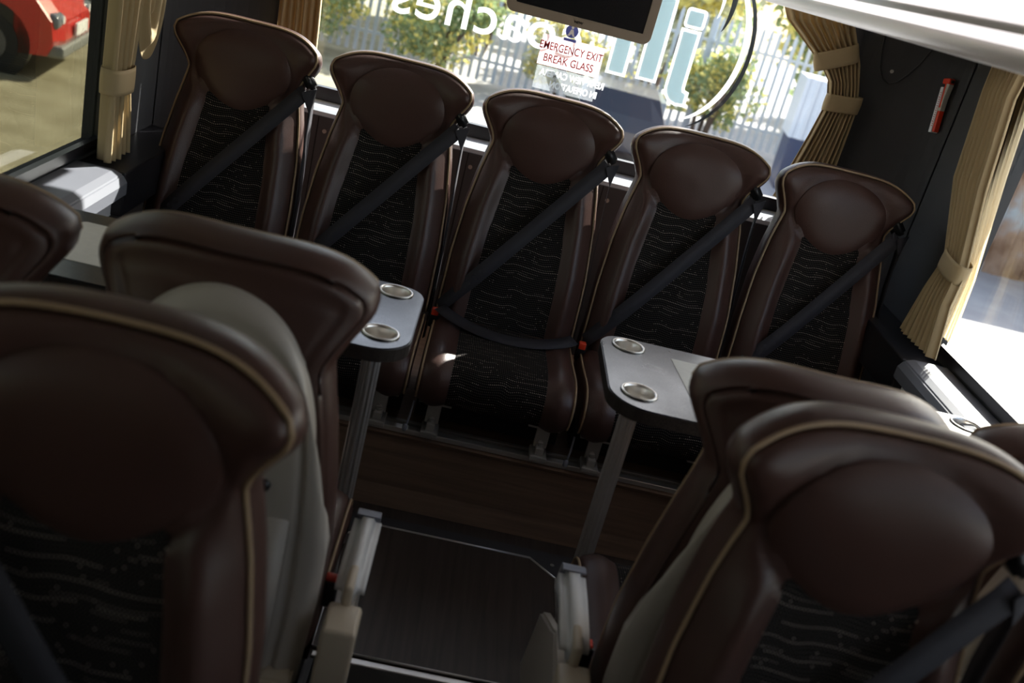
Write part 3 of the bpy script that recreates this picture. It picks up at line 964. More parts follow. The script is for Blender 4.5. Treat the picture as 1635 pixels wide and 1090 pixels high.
# rear ledge behind the row
struct(prism('trim_5', [(YR - 0.002, 0.862), (YR - 0.11, 0.856), (YR - 0.130, 0.848), (YR - 0.136, 0.836), (YR - 0.002, 0.836)], 'x', -0.92, 0.92, M['ledge']))
struct(box('trim_17', -0.92, 0.92, YR - 0.142, YR - 0.002, 0.20, 0.8355, M['shelf']))
bm = bmesh.new()
for x in (-0.70, -0.28, -0.21, 0.19, 0.26, 0.67): add_cyl(bm, (x, YR - 0.140, 0.79), (x, YR - 0.146, 0.79), 0.007, n=10)
struct(link('trim_6', bmmesh('trim_6', bm), M['steel'], smooth=False))
bm = bmesh.new()
for x in (-0.725, -0.225, 0.235, 0.64): add_box(bm, x - 0.0015, x + 0.0015, YR - 0.1435, YR - 0.1415, 0.40, 0.835)
struct(link('trim_7', bmmesh('trim_7', bm), M['blackmatt'], smooth=False))

# window ledges
for sg, nm in ((-1, 'trim_9'), (1, 'trim_10')):
    pts = [(sg * XW, 0.728), (sg * 1.10, 0.728), (sg * 1.075, 0.720), (sg * 1.062, 0.70), (sg * 1.062, 0.665), (sg * XW, 0.66)]
    struct(prism(nm, pts, 'y', YF + 0.1, -0.45, M['sill'], bev=0.004))
    struct(box('trim_%d' % (11 if sg < 0 else 12), min(sg * 1.10, sg * XW), max(sg * 1.10, sg * XW), YF + 0.1, -0.42, 0.60, 0.655, M['white']))
    struct(box('trim_%d' % (13 if sg < 0 else 14), min(sg * 1.07, sg * XW), max(sg * 1.07, sg * XW), -0.449, 0.10, 0.60, 0.722, M['panel_black'], bev=0.006))

# luggage racks
def rack(sg, label):
    prof = [(1.19, 1.535), (0.62, 1.520), (0.585, 1.514), (0.560, 1.518), (0.545, 1.530), (0.538, 1.548), (0.540, 1.570), (0.548, 1.592), (0.556, 1.612), (0.560, 1.632), (0.5645, 1.634), (0.5650, 1.640), (0.561, 1.642), (0.566, 1.680), (0.580, 1.730), (0.62, 1.79), (0.70, 1.83), (1.19, 1.86)]
    bm = bmesh.new()
    add_prism(bm, [(sg * x, z) for x, z in prof], 'y', YF + 0.1, 0.10)
    add_prism(bm, [(sg * min(x, 1.09), z) for x, z in prof], 'y', 0.1002, 0.33)
    o = link('luggage_rack', bmmesh('luggage_rack', bm), M['white'], smooth=False)
    for p in o.data.polygons: p.use_smooth = len(p.vertices) == 4
    md = o.modifiers.new('es', 'EDGE_SPLIT'); md.split_angle = math.radians(40)
    tag(o, label, 'luggage rack')
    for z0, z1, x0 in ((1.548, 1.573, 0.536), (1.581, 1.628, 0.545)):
        prism('glow_band', [(sg * (x0 - 0.003), z0), (sg * (x0 + 0.012), z0), (sg * (x0 + 0.016), z1), (sg * (x0 + 0.006), z1)], 'y', YF + 0.12, 0.32, M['strip'], o)  # added glowing bands that brighten the rack face
rack(1, 'glossy white overhead luggage rack above the right windows')
rack(-1, 'white overhead luggage rack above the left windows')
struct(box('ceiling', -XW - 0.05, XW + 0.05, YF, YR + 0.05, 2.05, 2.10, M['ceil']))
struct(box('wall_front', -1.25, 1.25, YF - 0.05, YF, -0.2, 2.1, M['panel']))

# ------------------------------------------------------------------ curtains
def cloth(name, st, npl, amp, m, parent=None, cols=None, thick=0.0012, jag=0.35, seed=1):
    """st: (centre, half width vector, pleat depth vector) stations from top to bottom"""
    r = random.Random(seed)
    NC = cols or npl * 8
    ph = [r.uniform(-0.35, 0.35) for _ in range(npl + 2)]
    am = [r.uniform(0.6, 1.25) for _ in range(npl + 2)]
    NS = 40
    V = []; F = []
    n = len(st) - 1
    for j in range(NS + 1):
        t = j / NS * n; k = min(int(t), n - 1); f = t - k
        g = f * f * (3 - 2 * f)
        c = Vector(st[k][0]).lerp(Vector(st[k + 1][0]), g); wv = Vector(st[k][1]).lerp(Vector(st[k + 1][1]), g); dv = Vector(st[k][2]).lerp(Vector(st[k + 1][2]), g)
        for i in range(NC + 1):
            u = -1 + 2 * i / NC
            q = (u + 1) / 2 * npl; qi = int(q)
            s = math.sin(2 * math.pi * q + ph[qi] * math.sin(j / NS * 5 + qi)) * am[qi]
            s2 = 0.25 * math.sin(2 * math.pi * q * 2.3 + 1.3)
            V.append(c + wv * (u + 0.012 * jag * math.sin(7 * j / NS + qi)) + dv * (s + s2) * amp)
    for j in range(NS):
        for i in range(NC):
            a = j * (NC + 1) + i
            F.append((a, a + 1, a + NC + 2, a + NC + 1))
    o = link(name, mesh(name, V, F), m, parent)
    md = o.modifiers.new('thickness', 'SOLIDIFY'); md.thickness = thick
    return o

def tie(parent, c, hwv, dep, h, tilt=(0, 0, 1)):
    """band wrapped round the gathered cloth"""
    c = Vector(c); a = Vector(hwv); b = Vector(dep); up = Vector(tilt).normalized()
    V = []; F = []
    n = 40
    for j in range(7):
        v = -1 + 2 * j / 6
        for i in range(n):
            th = 2 * math.pi * i / n
            ca, sa = math.cos(th), math.sin(th)
            k = 1 + 0.03 * (1 - v * v)
            V.append(c + a * math.copysign(abs(ca) ** 0.75, ca) * k + b * math.copysign(abs(sa) ** 0.75, sa) * k + up * v * h / 2)
    for j in range(6):
        for i in range(n):
            F.append((j * n + i, j * n + (i + 1) % n, (j + 1) * n + (i + 1) % n, (j + 1) * n + i))
    o = link('tie_band', mesh('tie_band', V, F), M['curtain'], parent)
    md = o.modifiers.new('thickness', 'SOLIDIFY'); md.thickness = 0.002; md.offset = 1
    return o

# right side window
c = empty('curtain', (0, 0, 0)); tag(c, 'sand curtain gathered by one tie against the right side window', 'curtain', 'window curtains')
XC = 1.135
cloth('cloth', [((XC, -0.235, 1.525), (0, 0.095, 0), (1, 0, 0)), ((XC - 0.01, -0.25, 1.44), (0, 0.085, 0), (1, 0, 0)), ((XC - 0.01, -0.30, 1.20), (0, 0.09, 0), (1, 0, 0)), ((XC - 0.01, -0.405, 1.00), (0, 0.058, 0), (1, 0, 0)), ((XC - 0.02, -0.40, 0.90), (0, 0.075, 0), (1, 0, 0)), ((XC - 0.03, -0.42, 0.765), (0, 0.115, 0), (1, 0, 0))], 9, 0.016, M['curtain'], c, seed=4)
tie(c, (XC - 0.01, -0.405, 0.995), (0, 0.062, 0.010), (0.028, 0, 0), 0.055, (0, -0.15, 1))
cloth('liner', [((1.17, -0.275, 1.525), (0, 0.05, 0), (1, 0, 0)), ((1.17, -0.335, 1.25), (0, 0.045, 0), (1, 0, 0)), ((1.17, -0.420, 0.98), (0, 0.025, 0), (1, 0, 0)), ((1.17, -0.425, 0.80), (0, 0.04, 0), (1, 0, 0))], 5, 0.006, M['sheer'], c, seed=9)
# left side window
c = empty('curtain', (0, 0, 0)); tag(c, 'sand curtain with one tie hanging in the left rear corner, its lower end sunlit', 'curtain', 'window curtains')
XL = -1.135
cloth('cloth', [((XL, -0.36, 1.50), (0, 0.10, 0), (1, 0, 0)), ((XL, -0.365, 1.15), (0, 0.085, 0), (1, 0, 0)), ((XL, -0.378, 0.99), (0, 0.072, 0), (1, 0, 0)), ((XL, -0.385, 0.93), (0, 0.060, 0), (1, 0, 0)), ((XL, -0.375, 0.86), (0, 0.070, 0), (1, 0, 0)), ((XL, -0.36, 0.735), (0, 0.080, 0), (1, 0, 0))], 6, 0.018, M['curtain'], c, seed=5)
tie(c, (XL, -0.385, 0.945), (0, 0.068, 0), (0.032, 0, 0), 0.065)
# loop of spare cloth next to it
V = []; F = []
NA, NB = 40, 16
for j in range(NB + 1):
    v = j / NB
    for i in range(NA + 1):
        th = math.pi * (i / NA)
        rr = 0.028 + 0.062 * v + 0.006 * math.sin(i * 0.7)
        yy = -0.20 + rr * -math.cos(th) * 1.0 + 0.02
        zz = 1.12 - (0.02 + 0.13 * v) * math.sin(th) ** 0.8 + 0.25 * abs(math.cos(th)) ** 3
        V.append((XL + 0.012 * math.sin(v * 9 + th * 2), yy, zz))
for j in range(NB):
    for i in range(NA):
        a = j * (NA + 1) + i; F.append((a, a + 1, a + NA + 2, a + NA + 1))
o = link('hanging_fold', mesh('hanging_fold', V, F), M['curtain'], c); md = o.modifiers.new('thickness', 'SOLIDIFY'); md.thickness = 0.0015
# rear window, right
c = empty('curtain', (0, 0, 0)); tag(c, 'sand curtain gathered by two ties at the right end of the rear window', 'curtain', 'window curtains')
YC = YR - 0.055
cloth('cloth', [((0.745, YC, 1.60), (0.14, 0, 0.02), (0, 1, 0)), ((0.775, YC, 1.50), (0.105, 0, 0.02), (0, 1, 0)), ((0.885, YC, 1.385), (0.060, 0, 0.015), (0, 1, 0)), ((0.915, YC, 1.33), (0.052, 0, 0), (0, 1, 0)), ((0.935, YC, 1.265), (0.052, 0, 0), (0, 1, 0)), ((0.925, YC, 1.15), (0.062, 0, 0), (0, 1, 0)), ((0.90, YC, 0.92), (0.085, 0, 0), (0, 1, 0))], 9, 0.015, M['curtain'], c, seed=6)
tie(c, (0.862, YC, 1.405), (0.062, 0, 0.030), (0, 0.026, 0), 0.058, (-0.40, 0, 1))
tie(c, (0.934, YC, 1.27), (0.057, 0, 0.006), (0, 0.026, 0), 0.055)
# rear window, left
c = empty('curtain', (0, 0, 0)); tag(c, 'sand curtain at the left end of the rear window, above the leftmost rear seat', 'curtain', 'window curtains')
cloth('cloth', [((-0.85, YC, 1.60), (0.10, 0, 0), (0, 1, 0)), ((-0.862, YC, 1.25), (0.065, 0, 0), (0, 1, 0)), ((-0.853, YC, 1.08), (0.068, 0, 0), (0, 1, 0)), ((-0.85, YC, 0.92), (0.075, 0, 0), (0, 1, 0))], 6, 0.014, M['curtain'], c, seed=8)
tie(c, (-0.862, YC, 1.26), (0.07, 0, 0), (0, 0.026, 0), 0.05)

# ------------------------------------------------------------------ things on the wall and ceiling
# emergency hammer on the right rear corner
h = empty('emergency_hammer', (0, 0, 0)); tag(h, 'small red emergency hammer in a white holder on the dark right corner wall', 'hammer')
ax_, ay_ = 0.92, 0.14
th = math.radians(12)
n_in = Vector((-math.cos(th), -math.sin(th), 0)); tg = Vector((-math.sin(th), math.cos(th), 0))
hc = Vector((ax_ + 0.28 * math.cos(th), ay_ + 0.28 * math.sin(th), 1.352)) + n_in * 0.012
mtx = Matrix((( tg.x, n_in.x, 0, hc.x), (tg.y, n_in.y, 0, hc.y), (0, 0, 1, hc.z), (0, 0, 0, 1)))
h.matrix_world = mtx @ Matrix.Rotation(math.radians(10), 4, 'Y')   # local x along wall to the left, y out of the wall, z up
def hb(nm, x0, x1, y0, y1, z0, z1, m, bev=0.002):
    return box(nm, x0, x1, y0, y1, z0, z1, m, h, bev)
hb('backing_strip', 0.0015, 0.015, -0.010, 0.014, -0.085, 0.055, M['stickwhite'], 0.001)
hb('handle', -0.011, 0.001, -0.006, 0.012, -0.083, 0.078, M['red'], 0.003)
hb('hammer_head', -0.022, 0.012, -0.006, 0.016, 0.064, 0.082, M['red'], 0.004)
hb('point', -0.027, -0.021, 0.000, 0.010, 0.067, 0.077, M['black'], 0.001)
o = prism('holder_clip', [(-0.026, 0.063), (-0.010, 0.066), (-0.010, -0.008), (0.002, -0.008), (0.002, -0.018), (-0.015, -0.018), (-0.017, 0.02), (-0.022, 0.045)], 'y', -0.002, 0.0145, mat('holder_grey', (0.5, 0.48, 0.42), 0.5), h, bev=0.001)
bm = bmesh.new()
for k in range(16):
    add_box(bm, 0.003 , 0.003 + 0.004 + 0.004 * random.random(), 0.0142, 0.0145, -0.066 + 0.0068 * k, -0.0635 + 0.0068 * k)
link('printed_lines', bmmesh('printed_lines', bm), M['redtext'], h, smooth=False)

# access panel outline on the corner wall
bm = bmesh.new(); pts = []
def onwall(ang, z, off=0.0015):
    a = math.radians(ang); return Vector((ax_ + (0.28 - off) * math.cos(a), ay_ + (0.28 - off) * math.sin(a), z))
for ang, z in ((74, 1.56), (71, 1.46), (68, 1.405), (64, 1.376), (59, 1.365), (54, 1.378), (49, 1.41), (44, 1.45), (38, 1.52)): pts.append(onwall(ang, z))
sm = []
for i in range(len(pts) - 1):
    for k in range(4): sm.append(pts[i].lerp(pts[i + 1], k / 4))
sm.append(pts[-1])
add_tube(bm, sm, 0.0028, 6)
o = struct(link('trim_15', bmmesh('trim_15', bm), M['black']))
bm = bmesh.new(); p = onwall(60, 1.405, 0); add_cyl(bm, p, onwall(60, 1.405, 0.004), 0.006, n=12)
struct(link('trim_16', bmmesh('trim_16', bm), M['steel'], smooth=False))

# monitor hanging from the ceiling
tv = empty('monitor', (0.003, 0.02, 1.47)); tv.rotation_euler = (math.radians(6), 0, 0)
tag(tv, 'black flat screen monitor with cream bezel hanging before the rear window', 'monitor')
bm = bmesh.new()
outer = rrect(-0.214, 0.214, -0.150, 0.150, 0.024, 8); inner = rrect(-0.188, 0.188, -0.122, 0.124, 0.002, 8)
A = [bm.verts.new((x, -0.020, z)) for x, z in outer]; B = [bm.verts.new((x, -0.020, z)) for x, z in inner]
Cc = [bm.verts.new((x, 0.012, z)) for x, z in outer]; E_ = [bm.verts.new((x, -0.015, z)) for x, z in inner]
A2 = [bm.verts.new((x * 1.006, -0.014, z * 1.008)) for x, z in outer]
n = len(outer)
for i in range(n):
    j = (i + 1) % n
    bm.faces.new((A[i], A[j], B[j], B[i])); bm.faces.new((B[i], B[j], E_[j], E_[i]))
    bm.faces.new((A2[i], A2[j], A[j], A[i])); bm.faces.new((Cc[i], Cc[j], A2[j], A2[i]))
bm.faces.new(Cc)
link('bezel', bmmesh('bezel', bm), M['bezel'], tv, smooth=False)
box('screen', -0.1885, 0.1885, -0.0165, -0.012, -0.1225, 0.1245, M['screen'], tv)
box('rear_housing', -0.17, 0.17, 0.012, 0.035, -0.11, 0.12, M['bezel'], tv, 0.01)
bm = bmesh.new(); add_cyl(bm, (0, 0.02, 0.12), (0, 0.02, 0.575), 0.016, n=16); add_box(bm, -0.05, 0.05, -0.03, 0.07, 0.560, 0.576, 0.003)
link('ceiling_mount', bmmesh('ceiling_mount', bm), M['bezel'], tv, smooth=False)

def text_mesh(name, body, size, m, extr=0.0006, bold=0.0, sx=1.0, parent=None, mtx=None, align='CENTER', spacing=1.0):
    cu = D.curves.new(name, 'FONT'); cu.body = body; cu.size = size; cu.extrude = extr; cu.offset = bold
    cu.align_x = align; cu.space_character = spacing
    ob = D.objects.new(name, cu); COL.objects.link(ob)
    dg = bpy.context.evaluated_depsgraph_get(); dg.update()
    me = D.meshes.new_from_object(ob.evaluated_get(dg))
    D.objects.remove(ob)
    me.transform(Matrix.Diagonal((sx, 1, 1, 1)))
    if mtx is not None: me.transform(mtx)
    me.materials.clear()
    return link(name, me, m, parent, smooth=False)
# text facing the cabin (-y): x right, y up -> z
FACE_IN = Matrix(((1, 0, 0, 0), (0, 0, -1, 0), (0, 1, 0, 0), (0, 0, 0, 1)))
# text facing outside (+y): reads mirrored from inside
FACE_OUT = Matrix(((-1, 0, 0, 0), (0, 0, 1, 0), (0, 1, 0, 0), (0, 0, 0, 1)))
text_mesh('maker_badge', 'NEW', 0.010, M['black'], 0.0004, 0.0003, 1.1, tv, Matrix.Translation((0, -0.0205, -0.139)) @ FACE_IN)

YG = YR + 0.0185     # outer face of the glass
YI = YR + 0.0115     # inner face
s = empty('window_lettering', (0, YG, 0)); tag(s, 'mirrored white window lettering and big letter strokes on the rear glass', 'lettering')
text_mesh('small_word', 'coaches', 0.180, M['decal'], 0.0004, 0.0012, 1.06, s, Matrix.Translation((-0.262, 0.001, 1.196)) @ FACE_OUT, spacing=1.06)
def strokes(nm, polys, m, off):
    bm = bmesh.new()
    for pl in polys: add_prism(bm, pl, 'y', off, off + 0.0008)
    return link(nm, bmmesh(nm, bm), m, s, smooth=False)
def grow(pl, g):
    out = []; n = len(pl)
    area = sum(pl[i][0] * pl[(i + 1) % n][1] - pl[(i + 1) % n][0] * pl[i][1] for i in range(n))
    for i in range(n):
        a, b, c2 = Vector(pl[i - 1]), Vector(pl[i]), Vector(pl[(i + 1) % n])
        n1 = (b - a).normalized(); n2 = (c2 - b).normalized()
        q = Vector((n1.y, -n1.x)) + Vector((n2.y, -n2.x)); q = q / max(0.35, 1 + n1.dot(n2))
        if area < 0: q = -q
        out.append((b.x + q.x * g, b.y + q.y * g))
    return out
# big letters (seen from inside): j with its dot, then two upright strokes
jdot = rrect(0.374, 0.424, 1.385, 1.430, 0.004, 2)
jst = [(0.372, 1.362), (0.372, 1.175), (0.378, 1.155), (0.392, 1.140), (0.412, 1.133), (0.438, 1.135), (0.438, 1.168), (0.424, 1.172), (0.420, 1.185), (0.420, 1.362)]
i1 = [(0.268, 1.188), (0.320, 1.188), (0.320, 1.45), (0.268, 1.45)]
i2 = [(0.165, 1.183), (0.214, 1.183), (0.214, 1.45), (0.165, 1.45)]
strokes('big_letter_outline', [grow(p_, 0.010) for p_ in (jdot, jst, i1, i2)], M['decal'], 0.0002)
strokes('big_letter_fill', [jdot, jst, i1, i2], M['decal_teal'], 0.0012)
def arc(cx, cz, r0, r1, a0, a1, ox=0, taper=True, n=30):
    o_, i_ = [], []
    for k in range(n + 1):
        t = k / n; a = math.radians(a0 + (a1 - a0) * t)
        wd = (math.sin(math.pi * t) ** 0.6 if taper else 1)
        o_.append((cx + (r0 + (r1 - r0) * wd) * math.cos(a) * 0.78, cz + (r0 + (r1 - r0) * wd) * math.sin(a)))
        i_.append((cx + r0 * math.cos(a) * 0.78 + ox, cz + r0 * math.sin(a)))
    return o_ + i_[::-1]
strokes('swoosh', [arc(0.36, 1.34, 0.275, 0.300, -68, 66), arc(0.30, 1.46, 0.215, 0.235, -10, 75)], M['decal'], 0.0002)
strokes('swoosh_shadow', [arc(0.365, 1.335, 0.300, 0.318, -64, 60), arc(0.315, 1.46, 0.236, 0.262, -18, 72)], M['decal_dark'], 0.0002)

st = empty('window_sticker', (0.0285, YI, 1.175)); tag(st, 'clear emergency exit sticker with red capitals on the rear glass under the monitor', 'sticker')
bm = bmesh.new(); add_box(bm, -0.102, 0.108, -0.0012, -0.0007, -0.026, 0.072)
link('clear_film', bmmesh('clear_film', bm), M['film'], st, smooth=False)
text_mesh('red_words', 'EMERGENCY EXIT', 0.036, M['redtext'], 0.0002, 0.0004, 0.74, st, Matrix.Translation((0.0, -0.0016, 0.026)) @ FACE_IN)
text_mesh('red_words', 'BREAK GLASS', 0.036, M['redtext'], 0.0002, 0.0004, 0.78, st, Matrix.Translation((0.0, -0.0016, -0.013)) @ FACE_IN)
bl = empty('blue_safety_sticker', (0.015, YI, 1.268)); tag(bl, 'small round blue seat belt sticker above the red emergency words', 'sticker')
bm = bmesh.new(); add_box(bm, -0.028, 0.028, -0.0010, -0.0005, -0.030, 0.030)
link('clear_film', bmmesh('clear_film', bm), M['film2'], bl, smooth=False)
bm = bmesh.new(); add_cyl(bm, (0, -0.0011, 0.006), (0, -0.0018, 0.006), 0.021, n=28); add_box(bm, -0.021, 0.021, -0.0018, -0.0011, -0.027, -0.018)
link('blue_disc', bmmesh('blue_disc', bm), M['bluetext'], bl, smooth=False)
bm = bmesh.new(); add_cyl(bm, (0, -0.0019, 0.018), (0, -0.0022, 0.018), 0.0045, n=12)
add_prism(bm, [(-0.004, 0.012), (0.004, 0.012), (0.010, -0.006), (0.014, -0.008), (0.006, -0.010), (0.0, -0.002), (-0.006, -0.010), (-0.014, -0.008), (-0.010, -0.006)], 'y', -0.0022, -0.0019)
link('white_figure', bmmesh('white_figure', bm), M['stickwhite'], bl, smooth=False)
cs = empty('camera_notice', (0.055, YG, 1.115)); tag(cs, 'mirrored white notice about the rear view camera, below the red emergency words', 'sticker')
text_mesh('white_words', 'REAR VIEW CAMERA', 0.030, M['decal'], 0.0003, 0.0014, 0.80, cs, Matrix.Translation((0.0, 0.001, 0.0)) @ FACE_OUT)
text_mesh('white_words', 'IN OPERATION', 0.030, M['decal'], 0.0003, 0.0014, 0.80, cs, Matrix.Translation((0.012, 0.001, -0.034)) @ FACE_OUT)
bm = bmesh.new(); add_box(bm, -0.125, 0.085, 0.0003, 0.0006, -0.046, 0.030)
link('clear_film', bmmesh('clear_film', bm), M['film2'], cs, smooth=False)
# wiper outside the rear glass
wp = empty('rear_wiper', (0, YG, 0)); tag(wp, 'dark rear wiper arm resting outside the rear glass under the stickers', 'wiper')
prism('arm', [(-0.01, 1.16), (0.012, 1.165), (0.135, 1.02), (0.145, 0.96), (0.085, 0.96), (0.075, 1.02)], 'y', 0.03, 0.045, mat('wiper_grey', (0.09, 0.11, 0.12), 0.5), wp, bev=0.003)
bm = bmesh.new(); add_cyl(bm, (0.11, 0.0005, 0.965), (0.11, 0.046, 0.965), 0.022, n=16)
link('pivot', bmmesh('pivot', bm), M['black'], wp, smooth=False)

# ------------------------------------------------------------------ outdoors
GZ = -1.25
def ground_mat():
    m, t, b = nodemat('yard_surface')
    tc = t.nodes.new('ShaderNodeTexCoord')
    n = t.nodes.new('ShaderNodeTexNoise'); n.inputs['Scale'].default_value = 2.5; n.inputs['Detail'].default_value = 8
    n2 = t.nodes.new('ShaderNodeTexNoise'); n2.inputs['Scale'].default_value = 0.35; n2.inputs['Detail'].default_value = 2
    cr = t.nodes.new('ShaderNodeValToRGB'); cr.color_ramp.elements[0].position = 0.35; cr.color_ramp.elements[1].position = 0.7
    cr.color_ramp.elements[0].color = (0.20, 0.18, 0.11, 1); cr.color_ramp.elements[1].color = (0.30, 0.28, 0.19, 1)
    cr2 = t.nodes.new('ShaderNodeValToRGB'); cr2.color_ramp.elements[0].position = 0.3; cr2.color_ramp.elements[1].position = 0.7
    cr2.color_ramp.elements[0].color = (0.42, 0.40, 0.40, 1); cr2.color_ramp.elements[1].color = (0.52, 0.50, 0.49, 1)
    sp = t.nodes.new('ShaderNodeSeparateXYZ')
    a = mathn(t, 'ADD', sp.outputs[0], mathn(t, 'MULTIPLY', n2.outputs['Fac'], 1.0))
    mr = t.nodes.new('ShaderNodeMapRange'); mr.inputs[1].default_value = -2.0; mr.inputs[2].default_value = 1.5
    t.links.new(tc.outputs['Object'], n.inputs['Vector']); t.links.new(tc.outputs['Object'], n2.inputs['Vector']); t.links.new(tc.outputs['Object'], sp.inputs[0])
    t.links.new(a, mr.inputs[0]); t.links.new(n.outputs['Fac'], cr.inputs[0]); t.links.new(n.outputs['Fac'], cr2.inputs[0])
    mx = t.nodes.new('ShaderNodeMix'); mx.data_type = 'RGBA'
    t.links.new(mr.outputs[0], mx.inputs['Factor']); t.links.new(cr.outputs[0], mx.inputs['A']); t.links.new(cr2.outputs[0], mx.inputs['B'])
    t.links.new(mx.outputs['Result'], b.inputs['Base Color']); b.inputs['Roughness'].default_value = 0.9
    return m
g = box('ground', -40, 40, -30, 45, GZ - 0.2, GZ, ground_mat()); struct(g)

def car(loc, rz, paint, label, plate=True):
    c = empty('car', loc, rz); tag(c, label, 'car')
    # local +x forward, z from ground
    pm = mat('car_paint_' + paint[0], paint[1], 0.3, coat=0.6)
    side = [(-2.0, 0.35), (-2.05, 0.75), (-1.95, 1.05), (-1.6, 1.45), (-0.9, 1.55), (0.0, 1.54), (0.45, 1.42), (0.95, 1.08), (1.55, 0.98), (1.85, 0.86), (2.02, 0.66), (2.05, 0.45), (1.98, 0.28), (1.72, 0.26)]
    def arch(cx, r=0.38):
        return [(cx + r * math.cos(math.radians(a)), 0.33 + r * math.sin(math.radians(a))) for a in range(-10, 191, 20)]
    pl = side + arch(1.28) + [(0.85, 0.25), (-0.85, 0.25)] + arch(-1.28) + [(-1.75, 0.26)]
    bm = bmesh.new()
    n = len(pl); rings = []
    for (y, k) in ((-0.86, 0.86), (-0.84, 0.96), (-0.6, 1.0), (0.6, 1.0), (0.84, 0.96), (0.86, 0.86)):
        ring = []
        for (x, z) in pl:
            zz = z; yy = y
            if z > 0.98: yy = y * (1 - 0.28 * (z - 0.98) / 0.57)
            xx = x
            if abs(x) > 1.6: xx = x * (1 - 0.05 * (abs(y) / 0.86) ** 4)
            ring.append(bm.verts.new((xx, yy, zz if z < 0.9 else z * (0.985 if k < 0.9 else 1))))
        rings.append(ring)
    for a, b in zip(rings[:-1], rings[1:]):
        for i in range(n): bm.faces.new((a[i], a[(i + 1) % n], b[(i + 1) % n], b[i]))
    bm.faces.new(rings[0]); bm.faces.new(rings[-1][::-1])
    bmesh.ops.triangulate(bm, faces=[f for f in bm.faces if len(f.verts) > 4])
    link('body', bmmesh('body', bm), pm, c, smooth=False)
    for x in (1.28, -1.28):
        for y in (-0.78, 0.78):
            bm = bmesh.new(); s_ = 1 if y > 0 else -1
            add_cyl(bm, (x, y - 0.09 * s_, 0.32), (x, y + 0.09 * s_, 0.32), 0.32, n=32)
            wq = link('wheel', bmmesh('wheel', bm), M['tyre'], c, smooth=False)
            bm = bmesh.new(); add_cyl(bm, (x, y + 0.085 * s_, 0.32), (x, y + 0.10 * s_, 0.32), 0.20, n=20)
            link('rim', bmmesh('rim', bm), mat('rim_grey', (0.12, 0.12, 0.13), 0.4, metal=0.5), wq, smooth=False)
    bm = bmesh.new()
    for y in (-0.80, 0.80): add_cyl(bm, (1.28, y - 0.06, 0.33), (1.28, y + 0.075, 0.33), 0.44, n=32)
    link('wheel_arch', bmmesh('wheel_arch', bm), M['black'], c, smooth=False)
    gl = mat('car_glass', (0.25, 0.28, 0.30), 0.15, spec=0.8)
    prism('windscreen', [(0.40, 1.40), (0.92, 1.09), (0.98, 1.10), (0.46, 1.43)], 'y', -0.62, 0.62, gl, c)
    prism('side_glass', [(-1.5, 1.05), (-1.3, 1.38), (0.3, 1.38), (0.75, 1.08)], 'y', -0.80, 0.80, gl, c)
    lm = mat('headlight_grey', (0.16, 0.18, 0.22), 0.2)
    for s_ in (-1, 1):
        o = box('headlight', 1.62, 1.99, s_ * 0.66 - 0.17, s_ * 0.66 + 0.17, 0.56, 0.74, lm, c, 0.07, 4)
        bm = bmesh.new(); add_cyl(bm, (1.98, s_ * 0.62, 0.67), (2.0, s_ * 0.62, 0.67), 0.045, n=16)
        link('lamp', bmmesh('lamp', bm), M['stickwhite'], o, smooth=False)
    box('bumper', 1.60, 2.06, -0.82, 0.82, 0.26, 0.40, mat('bumper_grey', (0.20, 0.21, 0.21), 0.5), c, 0.04, 3)
    if plate:
        box('number_plate', 2.035, 2.065, -0.27, 0.27, 0.46, 0.60, M['stickwhite'], c, 0.005)
    return c
car((-7.15, 8.9, GZ), math.radians(10), ('red', (0.62, 0.025, 0.02)), 'red car parked in the yard outside the left side window')
car((1.75, 13.1, GZ), math.radians(86), ('dark_blue', (0.010, 0.012, 0.020)), 'dark car parked behind the coach, low in the rear window under the big letters').scale = (0.8, 0.8, 0.72)

# palisade fence
fy = 16.2
fn = empty('palisade_fence', (0, fy, GZ)); tag(fn, 'pale galvanised palisade fence across the yard behind the rear window', 'fence')
gal = mat('galvanised_steel', (0.50, 0.55, 0.62), 0.5, metal=0.0)
FH = 2.25
bm = bmesh.new()
x = -13.0
while x < 9.0:
    hx = 0.034
    pr = [(x - hx, 0.08), (x + hx, 0.08), (x + hx, FH - 0.08), (x, FH + 0.02), (x - hx, FH - 0.08)]
    add_prism(bm, pr, 'y', -0.03, -0.015)
    x += 0.155
link('pales', bmmesh('pales', bm), gal, fn, smooth=False)
for z in (0.45, FH - 0.45): box('rail', -13, 9, -0.015, 0.03, z - 0.025, z + 0.025, gal, fn)
for k in range(9): box('post', -13 + 2.75 * k - 0.04, -13 + 2.75 * k + 0.04, 0.03, 0.11, 0.0, FH, gal, fn)

